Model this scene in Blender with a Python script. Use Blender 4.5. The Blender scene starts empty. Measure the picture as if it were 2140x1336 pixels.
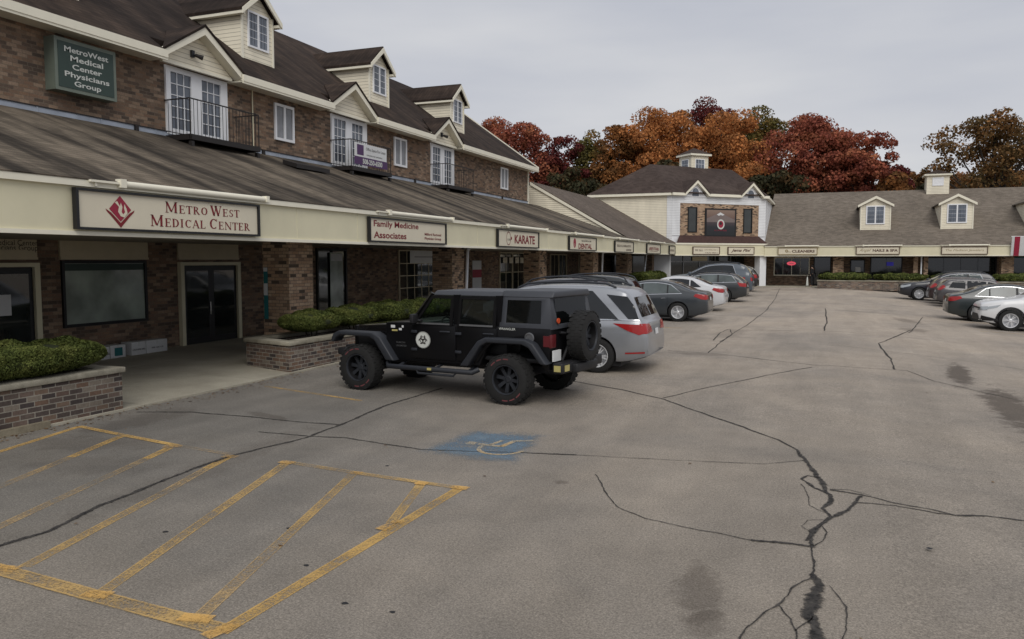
import bpy, bmesh, math, random
import numpy as np
from mathutils import Vector, Matrix
from mathutils.bvhtree import BVHTree

# ---------------------------------------------------------------- camera, world, sun, exposure
SC = bpy.context.scene
R_ = math.radians
cam_d = bpy.data.cameras.new("camera"); cam = bpy.data.objects.new("camera", cam_d)
SC.collection.objects.link(cam); SC.camera = cam
cam.location = (0, 0, 2.5)
cam.rotation_euler = (R_(90 - 4.3), 0, R_(21.5))
cam_d.sensor_width = 36; cam_d.lens = 36 * 1665 / 2140
cam_d.clip_start = 0.1; cam_d.clip_end = 3000
W = bpy.data.worlds.new("World"); SC.world = W; W.use_nodes = True
SUN_EL, SUN_AZ = 44.0, 152.0      # elevation; azimuth (degrees clockwise from +Y)
def world_nodes():
    nt = W.node_tree; N = nt.nodes; L = nt.links; N.clear()
    out = N.new('ShaderNodeOutputWorld'); bg = N.new('ShaderNodeBackground')
    sky = N.new('ShaderNodeTexSky'); sky.sky_type = 'NISHITA'; sky.sun_disc = False
    sky.sun_elevation = R_(SUN_EL); sky.sun_rotation = R_(SUN_AZ); sky.dust_density = 3
    tc = N.new('ShaderNodeTexCoord')
    mp = N.new('ShaderNodeMapping'); mp.inputs['Scale'].default_value = (1.2, 1.2, 5.5)
    ns = N.new('ShaderNodeTexNoise'); ns.inputs['Scale'].default_value = 1.3; ns.inputs['Detail'].default_value = 5; ns.inputs['Roughness'].default_value = .5
    cr = N.new('ShaderNodeValToRGB')
    cr.color_ramp.elements[0].position = .3; cr.color_ramp.elements[0].color = (.43, .455, .53, 1)
    cr.color_ramp.elements[1].position = .72; cr.color_ramp.elements[1].color = (.64, .645, .665, 1)
    sc = N.new('ShaderNodeVectorMath'); sc.operation = 'SCALE'; sc.inputs['Scale'].default_value = 9.2
    mx = N.new('ShaderNodeMix'); mx.data_type = 'RGBA'; mx.inputs[0].default_value = .96
    L.new(tc.outputs['Generated'], mp.inputs[0]); L.new(mp.outputs[0], ns.inputs[0]); L.new(ns.outputs[0], cr.inputs[0])
    L.new(cr.outputs[0], sc.inputs[0]); L.new(sky.outputs[0], mx.inputs[6]); L.new(sc.outputs[0], mx.inputs[7])
    L.new(mx.outputs[2], bg.inputs[0]); bg.inputs[1].default_value = .1
    L.new(bg.outputs[0], out.inputs[0])
world_nodes()
sd = bpy.data.lights.new("sun", 'SUN'); sun = bpy.data.objects.new("sun", sd); SC.collection.objects.link(sun)
sd.energy = 1.5; sd.angle = R_(40); sd.color = (1, .96, .9)
sun.rotation_euler = (R_(90 - SUN_EL), 0, R_(180 - SUN_AZ))
SC.view_settings.view_transform = 'Standard'; SC.view_settings.look = 'None'; SC.view_settings.gamma = 1
SC.view_settings.exposure = 0.17
SC.render.engine = 'CYCLES'
SC.cycles.max_bounces = 6; SC.cycles.transparent_max_bounces = 12

rnd = random.Random(7)
# ---------------------------------------------------------------- material helpers
def s2l(r, g, b):
    f = lambda c: (c/255/12.92) if c/255 <= .04045 else ((c/255+.055)/1.055)**2.4
    return (f(r), f(g), f(b), 1)
class NT:
    def __init__(s, name):
        s.m = bpy.data.materials.new(name); s.m.use_nodes = True
        s.N = s.m.node_tree.nodes; s.L = s.m.node_tree.links
        s.b = s.N['Principled BSDF']; s.out = s.N['Material Output']
    def n(s, t, **kw):
        x = s.N.new(t)
        for k, v in kw.items(): setattr(x, k, v)
        return x
    def put(s, sock, v):
        if hasattr(v, 'is_output') or hasattr(v, 'links'): s.L.new(v, sock)
        else: sock.default_value = v
    def math(s, op, a, b=None, c=None, clamp=False):
        x = s.n('ShaderNodeMath', operation=op); x.use_clamp = clamp
        for i, v in enumerate((a, b, c)):
            if v is not None: s.put(x.inputs[i], v)
        return x.outputs[0]
    def mix(s, f, a, b, blend='MIX'):
        x = s.n('ShaderNodeMix', data_type='RGBA', blend_type=blend)
        s.put(x.inputs[0], f); s.put(x.inputs[6], a); s.put(x.inputs[7], b); return x.outputs[2]
    def noise(s, vec, scale, detail=3, rough=.5, dist=0):
        x = s.n('ShaderNodeTexNoise'); x.inputs['Scale'].default_value = scale; x.inputs['Detail'].default_value = detail
        x.inputs['Roughness'].default_value = rough; x.inputs['Distortion'].default_value = dist
        if vec is not None: s.L.new(vec, x.inputs['Vector'])
        return x.outputs[0]
    def ramp(s, f, pts, interp='LINEAR'):
        x = s.n('ShaderNodeValToRGB'); cr = x.color_ramp; cr.interpolation = interp
        while len(cr.elements) < len(pts): cr.elements.new(.5)
        for e, (p, c) in zip(cr.elements, pts):
            e.position = p; e.color = c if len(c) == 4 else (*c, 1)
        s.L.new(f, x.inputs[0]); return x.outputs[0]
    def pos(s): return s.n('ShaderNodeNewGeometry').outputs['Position']
    def obj(s): return s.n('ShaderNodeTexCoord').outputs['Object']
    def mapping(s, vec, scale=(1,1,1), rot=(0,0,0), loc=(0,0,0)):
        x = s.n('ShaderNodeMapping'); s.L.new(vec, x.inputs[0])
        x.inputs['Scale'].default_value = scale; x.inputs['Rotation'].default_value = rot; x.inputs['Location'].default_value = loc
        return x.outputs[0]
    def sep(s, vec):
        x = s.n('ShaderNodeSeparateXYZ'); s.L.new(vec, x.inputs[0]); return x.outputs
    def comb(s, a, b, c):
        x = s.n('ShaderNodeCombineXYZ')
        for i, v in enumerate((a, b, c)): s.put(x.inputs[i], v)
        return x.outputs[0]
    def bump(s, h, strength=.5, dist=.01):
        x = s.n('ShaderNodeBump'); x.inputs['Strength'].default_value = strength; x.inputs['Distance'].default_value = dist
        s.L.new(h, x.inputs['Height']); s.L.new(x.outputs[0], s.b.inputs['Normal'])
    def fin(s, col=None, rough=None, metal=None, spec=None, coat=None):
        if col is not None: s.put(s.b.inputs['Base Color'], col)
        if rough is not None: s.put(s.b.inputs['Roughness'], rough)
        if metal is not None: s.b.inputs['Metallic'].default_value = metal
        if spec is not None: s.b.inputs['Specular IOR Level'].default_value = spec
        if coat is not None: s.b.inputs['Coat Weight'].default_value = coat; s.b.inputs['Coat Roughness'].default_value = .06
        return s.m
def plain(name, rgb, rough=.6, metal=0, spec=.4, coat=0, dirt=.12, scale=3):
    t = NT(name); c = (*rgb, 1)
    f = t.noise(t.obj(), scale, 4, .6)
    f = t.ramp(f, [(.3, (0, 0, 0)), (.75, (1, 1, 1))])
    d = tuple(v*(1-dirt) for v in rgb)
    col = t.mix(f, (*d, 1), c)
    return t.fin(col, rough, metal, spec, coat)
def wall_uv(t):
    g = t.n('ShaderNodeNewGeometry'); p = t.sep(g.outputs['Position']); n = t.sep(g.outputs['True Normal'])
    ax = t.math('ABSOLUTE', n[0]); ay = t.math('ABSOLUTE', n[1])
    sel = t.math('GREATER_THAN', ax, t.math('ADD', ay, .25))
    dia = t.math('LESS_THAN', t.math('ABSOLUTE', t.math('SUBTRACT', ax, ay)), .25)
    u = t.math('ADD', t.math('MULTIPLY', p[1], sel), t.math('MULTIPLY', p[0], t.math('SUBTRACT', 1.0, sel)))
    u = t.math('MULTIPLY', u, t.math('ADD', 1.0, t.math('MULTIPLY', dia, .414)))
    return u, p[2], g.outputs['Position']
def brick(name, cols, mortar, bw=.235, bh=.082, msz=.012, stain=.3):
    t = NT(name); u, v, P = wall_uv(t)
    row = t.math('FLOOR', t.math('DIVIDE', v, bh))
    off = t.math('MULTIPLY', t.math('MODULO', t.math('ABSOLUTE', row), 2.0), .5)
    cu = t.math('ADD', t.math('DIVIDE', u, bw), off)
    col = t.math('FLOOR', cu)
    wn = t.n('ShaderNodeTexWhiteNoise', noise_dimensions='3D'); t.L.new(t.comb(col, row, 3.3), wn.inputs['Vector'])
    n = len(cols)
    c = t.ramp(wn.outputs['Value'], [(i/n, cc) for i, cc in enumerate(cols)], 'CONSTANT')
    fu = t.math('FRACT', cu); fv = t.math('FRACT', t.math('DIVIDE', v, bh))
    mu = t.math('LESS_THAN', t.math('MINIMUM', fu, t.math('SUBTRACT', 1.0, fu)), msz/bw/2*1.0)
    mv = t.math('LESS_THAN', fv, msz/bh)
    m = t.math('MAXIMUM', mu, mv)
    big = t.ramp(t.noise(P, .7, 4, .6), [(.3, (1-stain,)*3), (.7, (1.12,)*3)])
    fine = t.ramp(t.noise(P, 25, 3, .6), [(.2, (.75,)*3), (.8, (1.2,)*3)])
    c = t.mix(m, c, (*mortar, 1)); c = t.mix(1.0, c, big, 'MULTIPLY'); c = t.mix(1.0, c, fine, 'MULTIPLY')
    t.bump(t.math('SUBTRACT', 1.0, m), .6, .008)
    return t.fin(c, .9, spec=.2)
def siding(name, rgb, h=.125):
    t = NT(name); u, v, P = wall_uv(t)
    f = t.math('FRACT', t.math('DIVIDE', v, h))
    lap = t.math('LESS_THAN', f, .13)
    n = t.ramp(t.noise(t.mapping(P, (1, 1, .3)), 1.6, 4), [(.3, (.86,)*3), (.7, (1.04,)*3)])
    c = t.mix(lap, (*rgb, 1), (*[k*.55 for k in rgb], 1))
    c = t.mix(1.0, c, n, 'MULTIPLY')
    t.bump(t.math('SUBTRACT', 1.0, f), .7, .02)
    return t.fin(c, .55, spec=.3)
def shingle(name, dark, mid, light, axis='y', streak=1.0, rowh=.16):
    # rows of shingles with tab edges; rain streaks run down the slope (across = coordinate along the eave)
    t = NT(name); P = t.pos(); p = t.sep(P)
    a, d = (p[1], p[0]) if axis == 'y' else (p[0], p[1])
    row = t.math('FLOOR', t.math('DIVIDE', d, rowh)); f = t.math('FRACT', t.math('DIVIDE', d, rowh))
    tab = t.math('FLOOR', t.math('ADD', t.math('DIVIDE', a, .3), t.math('MULTIPLY', row, .37)))
    wn = t.n('ShaderNodeTexWhiteNoise', noise_dimensions='3D'); t.L.new(t.comb(tab, row, 1.0), wn.inputs['Vector'])
    tabv = t.ramp(wn.outputs['Value'], [(0, (.8,)*3), (1, (1.18,)*3)])
    st = t.noise(t.comb(t.math('MULTIPLY', a, 1.0), t.math('MULTIPLY', d, .10), 0.0), 1.15, 5, .62, .4)
    big = t.noise(P, .25, 3, .6)
    st = t.math('ADD', t.math('MULTIPLY', st, streak), t.math('MULTIPLY', big, 1-streak*.6))
    c = t.ramp(st, [(.36*(.4+.6*streak)+.12, dark), (.62, mid), (.82, light)])
    c = t.mix(1.0, c, tabv, 'MULTIPLY')
    gr = t.ramp(t.noise(P, 60, 2, .6), [(.2, (.7,)*3), (.8, (1.3,)*3)])
    c = t.mix(1.0, c, gr, 'MULTIPLY')
    edge = t.math('LESS_THAN', f, .14); c = t.mix(t.math('MULTIPLY', edge, .45), c, (.01, .009, .008, 1))
    t.bump(f, .5, .012)
    return t.fin(c, .95, spec=.15)
M = {}
M['brick'] = brick('red_brown_brick', [(0.203, 0.136, 0.095), (0.243, 0.156, 0.104), (0.148, 0.106, 0.08), (0.284, 0.197, 0.136), (0.223, 0.156, 0.113), (0.107, 0.08, 0.063), (0.311, 0.224, 0.159), (0.223, 0.142, 0.098), (0.131, 0.095, 0.072)], (.20,.16,.12), stain=.28)
M['brick_tan'] = brick('tan_orange_brick', [(0.467, 0.321, 0.21), (0.399, 0.262, 0.168), (0.518, 0.364, 0.244), (0.272, 0.185, 0.129), (0.442, 0.304, 0.206), (0.11, 0.082, 0.061), (0.527, 0.381, 0.257), (0.425, 0.279, 0.18)], (.17,.14,.11), stain=.25)
M['brick_planter'] = brick('weathered_planter_brick', [(0.156, 0.108, 0.087), (0.198, 0.129, 0.094), (0.111, 0.087, 0.077), (0.219, 0.154, 0.115), (0.149, 0.115, 0.098), (0.083, 0.068, 0.064), (0.191, 0.14, 0.115), (0.261, 0.22, 0.178)], (.34,.31,.26), msz=.016, stain=.55)
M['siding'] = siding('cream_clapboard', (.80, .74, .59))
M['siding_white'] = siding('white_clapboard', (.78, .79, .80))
M['cream'] = plain('cream_paint', (.75, .70, .50), .55, dirt=.13, scale=.8)
M['trim'] = plain('pale_cream_trim', (.84, .80, .66), .5, dirt=.08)
M['white'] = plain('white_paint', (.82, .83, .85), .45, dirt=.06)
M['soffit'] = plain('soffit_board', (.34, .30, .24), .8)
M['panel'] = plain('beige_sign_panel', (.62, .54, .38), .7)
M['roof_low'] = shingle('streaked_canopy_shingles', (.016,.0135,.011), (.050,.041,.032), (.17,.14,.106), 'y', 1.0)
M['roof_up'] = shingle('dark_brown_shingles', (.017,.012,.010), (.031,.022,.018), (.066,.046,.035), 'y', .8)
M['roof_mid'] = shingle('taupe_brown_shingles', (.10,.080,.065), (.135,.108,.088), (.165,.135,.11), 'y', .35)
M['roof_back'] = shingle('taupe_shingles', (.145,.122,.098), (.18,.152,.123), (.215,.182,.148), 'x', .35)
M['roof_tower'] = shingle('brown_hip_shingles', (.05,.036,.032), (.07,.052,.045), (.09,.068,.058), 'x', .4)
M['metal_flash'] = plain('grey_blue_flashing', (.42, .47, .55), .5, 0, dirt=.35, scale=2)
M['iron'] = plain('dark_brown_iron', (.018, .015, .014), .6)
M['black'] = plain('black_frame', (.012, .012, .013), .45)
M['sign_face'] = plain('cream_sign_face', (.70, .64, .50), .5, dirt=.05)
M['maroon'] = plain('maroon_lettering', (.20, .012, .018), .5, dirt=.1)
M['brown_ink'] = plain('brown_lettering', (.10, .05, .035), .5)
M['dark_ink'] = plain('dark_lettering', (.03, .022, .02), .5)
M['gold_ink'] = plain('faded_gold_lettering', (.30, .23, .12), .5)
M['green_sign'] = plain('dark_green_sign', (.035, .06, .05), .5)
M['green_frame'] = plain('grey_green_frame', (.16, .19, .155), .5)
M['offwhite'] = plain('off_white_lettering', (.62, .64, .60), .5)
M['purple'] = plain('purple_vinyl', (.07, .025, .10), .5)
M['teal'] = plain('teal_vinyl', (.02, .16, .17), .5)
M['red_ink'] = plain('crimson_vinyl', (.32, .02, .05), .5)
M['paper'] = plain('white_paper', (.66, .67, .67), .7)
M['concrete'] = None
M['grey_blind'] = plain('pale_blind', (.30, .31, .33), .7, dirt=.25)
def glassy(name, rgb, rough=.06, spec=.5):
    t = NT(name)
    f = t.ramp(t.noise(t.pos(), 1.1, 3), [(.35, (.6,)*3), (.7, (1.25,)*3)])
    return t.fin(t.mix(1.0, (*rgb, 1), f, 'MULTIPLY'), rough, spec=spec)
M['glass'] = glassy('dark_window_glass', (.028, .034, .036))
M['glass_green'] = glassy('greenish_window_glass', (.34, .39, .34), .12)
M['glass_blue'] = glassy('grey_blue_window_glass', (.13, .15, .185), .12)
M['glass_shop'] = glassy('dark_shop_glass', (.022, .026, .025), .05, .75)
def concrete(name, c1, c2, sc=1.0):
    t = NT(name); P = t.pos()
    a = t.ramp(t.noise(P, .8*sc, 5, .6), [(.3, c1), (.7, c2)])
    b = t.ramp(t.noise(P, 40, 3, .7), [(.2, (.8,)*3), (.8, (1.15,)*3)])
    t.bump(t.noise(P, 30, 4, .7), .3, .006)
    return t.fin(t.mix(1.0, a, b, 'MULTIPLY'), .9, spec=.2)
M['concrete'] = concrete('sidewalk_concrete', (.30, .275, .22), (.44, .41, .33))
M['coping'] = concrete('mossy_stone_coping', (.16, .145, .11), (.42, .39, .31), 2.5)
M['footing'] = concrete('stained_concrete_footing', (.12, .10, .07), (.33, .29, .21), 2)
M['soil'] = concrete('dark_mulch', (.012, .010, .008), (.03, .024, .018), 4)
def asphalt():
    t = NT('aged_asphalt'); P = t.pos(); p = t.sep(P)
    big = t.ramp(t.noise(P, .22, 6, .65, .6), [(.32, (.80, .82, .85)), (.5, (1, 1, 1)), (.68, (1.13, 1.11, 1.08))])
    med = t.ramp(t.noise(P, 1.1, 6, .7), [(.28, (.86,)*3), (.72, (1.12,)*3)])
    sp = t.ramp(t.noise(P, 62, 3, .85), [(.30, (.52,)*3), (.5, (1.,)*3), (.70, (1.6,)*3)])
    sp2 = t.ramp(t.noise(P, 28, 4, .8), [(.28, (.75,)*3), (.75, (1.28,)*3)])
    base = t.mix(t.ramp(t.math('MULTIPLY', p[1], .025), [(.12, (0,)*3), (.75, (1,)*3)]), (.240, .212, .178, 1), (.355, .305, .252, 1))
    wear = t.ramp(t.noise(t.mapping(P, (1.6, .22, 1)), .9, 5, .6), [(.3, (.88,)*3), (.7, (1.1,)*3)])
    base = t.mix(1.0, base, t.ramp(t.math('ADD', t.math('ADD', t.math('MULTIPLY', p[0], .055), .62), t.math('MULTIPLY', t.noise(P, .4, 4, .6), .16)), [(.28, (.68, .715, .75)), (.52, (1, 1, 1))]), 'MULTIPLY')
    base = t.mix(1.0, base, wear, 'MULTIPLY')
    c = t.mix(1.0, base, big, 'MULTIPLY'); c = t.mix(1.0, c, med, 'MULTIPLY'); c = t.mix(1.0, c, sp, 'MULTIPLY'); c = t.mix(1.0, c, sp2, 'MULTIPLY')
    # oil and damp stains with ragged outlines: (cx, cy, rx, ry, rot, strength)
    nz = t.noise(P, 3.0, 7, .75, .5)
    for cx, cy, rx, ry, rot, k in ((-.83,5.95,.20,.62,.1,.42),(-.72,5.45,.16,.3,0,.3),(-2.72,8.4,.10,.10,0,.42),(2.85,20.4,.30,2.4,-.1,.72),(3.1,16.2,.45,2.8,-.08,.70),(3.1,36.2,.5,1.6,.15,.4),
                                (2.97,31.7,.6,.9,.2,.4),(-8.26,10.3,.7,.16,-.3,.4),(-9.2,7.9,1.3,.5,.3,.26),(-8.3,7.0,1.1,.5,.2,.2),(-6.0,13.6,1.4,.7,0,.3),(-9.9,9.3,.5,1.2,0,.35),
                                (-2.9,26.6,.5,2.0,0,.2),(-3.0,20.9,.8,.35,0,.3),(-5.0,20.7,1.6,.5,0,.3),(1.9,40,1.6,.4,0,.25),(-6.9,7.7,.35,2.5,.1,.22),(-2.6,62,1.5,1.6,0,.3)):
        dx = t.math('SUBTRACT', p[0], cx); dy = t.math('SUBTRACT', p[1], cy); cr, sr = math.cos(rot), math.sin(rot)
        u = t.math('ADD', t.math('MULTIPLY', dx, cr/rx), t.math('MULTIPLY', dy, sr/rx)); v = t.math('ADD', t.math('MULTIPLY', dx, -sr/ry), t.math('MULTIPLY', dy, cr/ry))
        r = t.math('SQRT', t.math('ADD', t.math('MULTIPLY', u, u), t.math('MULTIPLY', v, v)))
        r = t.math('ADD', r, t.math('MULTIPLY', t.math('SUBTRACT', nz, .5), 2.6))
        f = t.ramp(r, [(.55, (k,)*3), (1.0, (0,)*3)])
        c = t.mix(f, c, (.06, .046, .036, 1))
    t.bump(t.noise(P, 70, 3, .8), .35, .006)
    return t.fin(c, .92, spec=.25)
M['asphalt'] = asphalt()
def crackmat():
    t = NT('crack_filler'); P = t.pos(); q = t.sep(t.n('ShaderNodeUVMap').outputs[0])
    e = t.math('MULTIPLY', t.math('ABSOLUTE', t.math('SUBTRACT', q[0], .5)), 2.0)
    n = t.math('ADD', t.math('MULTIPLY', t.noise(P, 36, 5, .8), 1.5), t.math('MULTIPLY', t.noise(P, 5, 3, .6), .7))
    a = t.ramp(t.math('SUBTRACT', n, e), [(.28, (0,)*3), (.66, (.88,)*3)])
    tr = t.n('ShaderNodeBsdfTransparent'); mx = t.n('ShaderNodeMixShader')
    t.fin(t.ramp(t.noise(P, 14, 4, .7), [(.35, (.022, .022, .023)), (.7, (.10, .092, .084))]), .95, spec=.1)
    t.L.new(a, mx.inputs[0]); t.L.new(tr.outputs[0], mx.inputs[1]); t.L.new(t.b.outputs[0], mx.inputs[2]); t.L.new(mx.outputs[0], t.out.inputs[0]); return t.m
M['crack'] = crackmat()
def wornpaint(name, rgb, cover, edge=True, mix2=None, fuzz=False):
    t = NT(name); P = t.pos()
    uv = t.n('ShaderNodeUVMap').outputs[0]; q = t.sep(uv)
    n1 = t.noise(P, 42, 6, .85); n2 = t.noise(P, 1.6, 4, .65)
    a = t.math('ADD', t.math('MULTIPLY', n1, .80), t.math('MULTIPLY', n2, .45))
    if edge:
        e = t.math('ABSOLUTE', t.math('SUBTRACT', q[0], .5))       # 0 centre, .5 edge
        a = t.math('ADD', a, t.math('MULTIPLY', t.math('GREATER_THAN', e, .37), .075))
        a = t.math('ADD', a, t.math('MULTIPLY', t.math('GREATER_THAN', e, .47), -.11))
    if fuzz:
        d = t.math('MAXIMUM', t.math('ABSOLUTE', t.math('SUBTRACT', q[0], .5)), t.math('ABSOLUTE', t.math('SUBTRACT', q[1], .5)))
        a = t.math('SUBTRACT', a, t.ramp(d, [(.30, (0,)*3), (.5, (.20,)*3)]))
    a = t.ramp(a, [(cover-.06, (0,)*3), (cover+.09, (.88,)*3)])
    tr = t.n('ShaderNodeBsdfTransparent'); mx = t.n('ShaderNodeMixShader')
    col = t.ramp(n2, [(.35, rgb), (.65, mix2 or tuple(v*1.25 for v in rgb))])
    t.fin(col, .85, spec=.2)
    t.L.new(a, mx.inputs[0]); t.L.new(tr.outputs[0], mx.inputs[1]); t.L.new(t.b.outputs[0], mx.inputs[2]); t.L.new(mx.outputs[0], t.out.inputs[0])
    return t.m
YEL = (.50, .32, .11)
M['yel_hi'] = wornpaint('worn_yellow_paint', YEL, .585)
M['yel_mid'] = wornpaint('half_worn_yellow_paint', (.45, .30, .12), .62)
M['yel_lo'] = wornpaint('faded_yellow_paint', (.40, .28, .14), .66)
M['yel_patch'] = wornpaint('thick_yellow_paint', (.56, .34, .11), .60, False)
M['blue_paint'] = wornpaint('worn_blue_paint', (.105, .20, .30), .57, False, (.18, .235, .28), True)
M['sym_paint'] = wornpaint('worn_white_yellow_paint', (.62, .54, .40), .58, False, (.48, .32, .14))
def leafmat(name, c1, c2, c3, scale=.45, trans=.3):
    t = NT(name); g = t.n('ShaderNodeNewGeometry')
    f = t.ramp(t.noise(g.outputs['Position'], scale, 3, .6), [(.32, c1), (.5, c2), (.68, c3)])
    v = t.ramp(g.outputs['Random Per Island'], [(0, (.55,)*3), (1, (1.45,)*3)])
    c = t.mix(1.0, f, v, 'MULTIPLY')
    t.fin(c, .75, spec=.15)
    tl = t.n('ShaderNodeBsdfTranslucent'); t.L.new(c, tl.inputs[0]); mx = t.n('ShaderNodeMixShader'); mx.inputs[0].default_value = trans
    t.L.new(t.b.outputs[0], mx.inputs[1]); t.L.new(tl.outputs[0], mx.inputs[2]); t.L.new(mx.outputs[0], t.out.inputs[0])
    return t.m
M['lf_orange'] = leafmat('orange_leaves', (.24,.115,.045), (.44,.18,.062), (.56,.25,.085), trans=.35)
M['lf_red'] = leafmat('red_leaves', (.19,.055,.04), (.32,.10,.062), (.42,.17,.085), trans=.35)
M['lf_maroon'] = leafmat('maroon_leaves', (.08,.022,.022), (.14,.032,.03), (.20,.06,.038))
M['lf_olive'] = leafmat('olive_leaves', (.085,.075,.026), (.14,.118,.035), (.24,.13,.038))
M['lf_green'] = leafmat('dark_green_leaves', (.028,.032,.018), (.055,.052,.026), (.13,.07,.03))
M['lf_brown'] = leafmat('brown_orange_leaves', (.10,.06,.025), (.22,.10,.035), (.32,.13,.04))
M['lf_bush'] = leafmat('boxwood_leaves', (.060,.078,.022), (.10,.122,.032), (.155,.17,.048), 3, .2)
M['lf_oak'] = leafmat('rusty_olive_oak_leaves', (.075,.06,.026), (.16,.092,.036), (.26,.125,.045))
M['bark'] = plain('bark', (.05, .042, .035), .9)
def paint(name, rgb, rough=.32, metal=.0, coat=.6):
    return plain(name, rgb, rough, metal, .5, coat, dirt=.1, scale=1.5)
M['tyre'] = plain('tyre_rubber', (.018, .018, .018), .85, dirt=.3, scale=8)
M['dark'] = plain('black_plastic', (.014, .014, .016), .6)
M['flare'] = plain('satin_charcoal_plastic', (.026, .029, .036), .55)
M['alloy'] = plain('alloy_silver', (.72, .73, .75), .35, .35)
M['alloy_dark'] = plain('grey_alloy', (.22, .225, .235), .35, .7)
M['hardtop'] = plain('matte_charcoal_hardtop', (.052, .056, .066), .5)
M['rim_black'] = plain('black_steel', (.02, .02, .022), .4, .3)
M['chrome'] = plain('chrome', (.75, .76, .78), .15, .9)
M['red_lens'] = plain('red_lens', (.36, .016, .016), .25, coat=.4)
M['dark_red_lens'] = plain('dark_red_lens', (.12, .016, .02), .3)
M['orange_lens'] = plain('orange_lens', (.6, .09, .03), .3)
M['clear_lens'] = plain('clear_lens', (.45, .48, .5), .15, .3, coat=.5)
M['car_glass'] = glassy('tinted_car_glass', (.012, .014, .016), .03, .6)
M['car_glass_lt'] = glassy('clear_car_glass', (.095, .115, .115), .03, .7)
M['yellow_tag'] = plain('yellow_reflector', (.48, .42, .16), .4)
# ---------------------------------------------------------------- mesh and object helpers
COL = SC.collection
class MB:
    def __init__(s): s.v = []; s.f = []; s.uv = None; s.mi = []
    def add(s, vs, fs, mi=0):
        o = len(s.v); s.v += [tuple(map(float, p)) for p in vs]; s.f += [tuple(i+o for i in f) for f in fs]; s.mi += [mi]*len(fs); return s
    def box(s, x0, y0, z0, x1, y1, z1, mi=0):
        x0, x1 = min(x0,x1), max(x0,x1); y0, y1 = min(y0,y1), max(y0,y1); z0, z1 = min(z0,z1), max(z0,z1)
        return s.add([(x0,y0,z0),(x1,y0,z0),(x1,y1,z0),(x0,y1,z0),(x0,y0,z1),(x1,y0,z1),(x1,y1,z1),(x0,y1,z1)],
              [(0,3,2,1),(4,5,6,7),(0,1,5,4),(1,2,6,5),(2,3,7,6),(3,0,4,7)], mi)
    def obox(s, o, a, b, c, mi=0):   # box from corner o with edge vectors a, b, c
        o, a, b, c = map(Vector, (o, a, b, c))
        vs = [o, o+a, o+a+b, o+b, o+c, o+a+c, o+a+b+c, o+b+c]
        fs = [(0,3,2,1),(4,5,6,7),(0,1,5,4),(1,2,6,5),(2,3,7,6),(3,0,4,7)]
        if a.cross(b).dot(c) < 0: fs = [f[::-1] for f in fs]
        return s.add(vs, fs, mi)
    def prism(s, pts, vec, mi=0):
        n = len(pts); P = [Vector(p) for p in pts]; V = Vector(vec)
        nrm = Vector((0,0,0))
        for i in range(n): nrm += P[i].cross(P[(i+1) % n])
        if nrm.dot(V) > 0: P = P[::-1]
        return s.add(P + [p+V for p in P], [tuple(range(n)), tuple(range(2*n-1, n-1, -1))] + [(i, n+i, n+(i+1) % n, (i+1) % n) for i in range(n)], mi)
    def quad(s, *p, mi=0): return s.add(p, [tuple(range(len(p)))], mi)
    def tube(s, pts, r, n=8, caps=True, mi=0, flat=1.0):
        pts = [Vector(p) for p in pts]; k = len(pts); rs = r if isinstance(r, (list, tuple)) else [r]*k
        o = len(s.v); up = Vector((0,0,1))
        for i, p in enumerate(pts):
            d = (pts[min(i+1,k-1)] - pts[max(i-1,0)]).normalized()
            a = d.cross(up) if abs(d.z) < .95 else d.cross(Vector((0,1,0)))
            a.normalize(); b = a.cross(d).normalized()
            for j in range(n):
                t_ = 2*math.pi*j/n; s.v.append(tuple(p + a*math.cos(t_)*rs[i] + b*math.sin(t_)*rs[i]*flat))
        for i in range(k-1):
            for j in range(n): s.f.append((o+i*n+j, o+i*n+(j+1) % n, o+(i+1)*n+(j+1) % n, o+(i+1)*n+j)); s.mi.append(mi)
        if caps:
            s.f.append(tuple(o+j for j in range(n))[::-1]); s.f.append(tuple(o+(k-1)*n+j for j in range(n))); s.mi += [mi, mi]
        return s
    def lathe(s, prof, n=32, axis='y', mi=0, c=(0,0,0)):   # prof: (radius, along axis)
        o = len(s.v)
        for (r, a) in prof:
            for j in range(n):
                t_ = 2*math.pi*j/n; x, z = r*math.cos(t_), r*math.sin(t_)
                p = (x, a, z) if axis == 'y' else ((a, x, z) if axis == 'x' else (x, z, a))
                s.v.append((p[0]+c[0], p[1]+c[1], p[2]+c[2]))
        for i in range(len(prof)-1):
            for j in range(n): s.f.append((o+i*n+j, o+(i+1)*n+j, o+(i+1)*n+(j+1) % n, o+i*n+(j+1) % n)); s.mi.append(mi)
        return s
    def mesh(s, name, mats, smooth=None, off=(0,0,0), fix=False):
        me = bpy.data.meshes.new(name)
        me.from_pydata([(v[0]-off[0], v[1]-off[1], v[2]-off[2]) for v in s.v], [], s.f)
        mats = mats if isinstance(mats, (list, tuple)) else [mats]
        for m in mats: me.materials.append(m)
        if len(mats) > 1: me.polygons.foreach_set('material_index', s.mi)
        if s.uv:
            l = me.uv_layers.new(name='UVMap'); l.data.foreach_set('uv', [c for u in s.uv for c in u])
        if fix:
            bm = bmesh.new(); bm.from_mesh(me); bmesh.ops.recalc_face_normals(bm, faces=bm.faces); bm.to_mesh(me); bm.free()
        if smooth is not None:
            me.polygons.foreach_set('use_smooth', [True]*len(me.polygons)); me.set_sharp_from_angle(angle=R_(smooth))
        me.update(); return me
def link(name, data, parent=None):
    o = bpy.data.objects.new(name, data); COL.objects.link(o)
    if parent is not None: o.parent = parent
    return o
def tag(o, label, cat, group=None):
    o['label'] = label; o['category'] = cat
    if group: o['group'] = group
    return o
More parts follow.
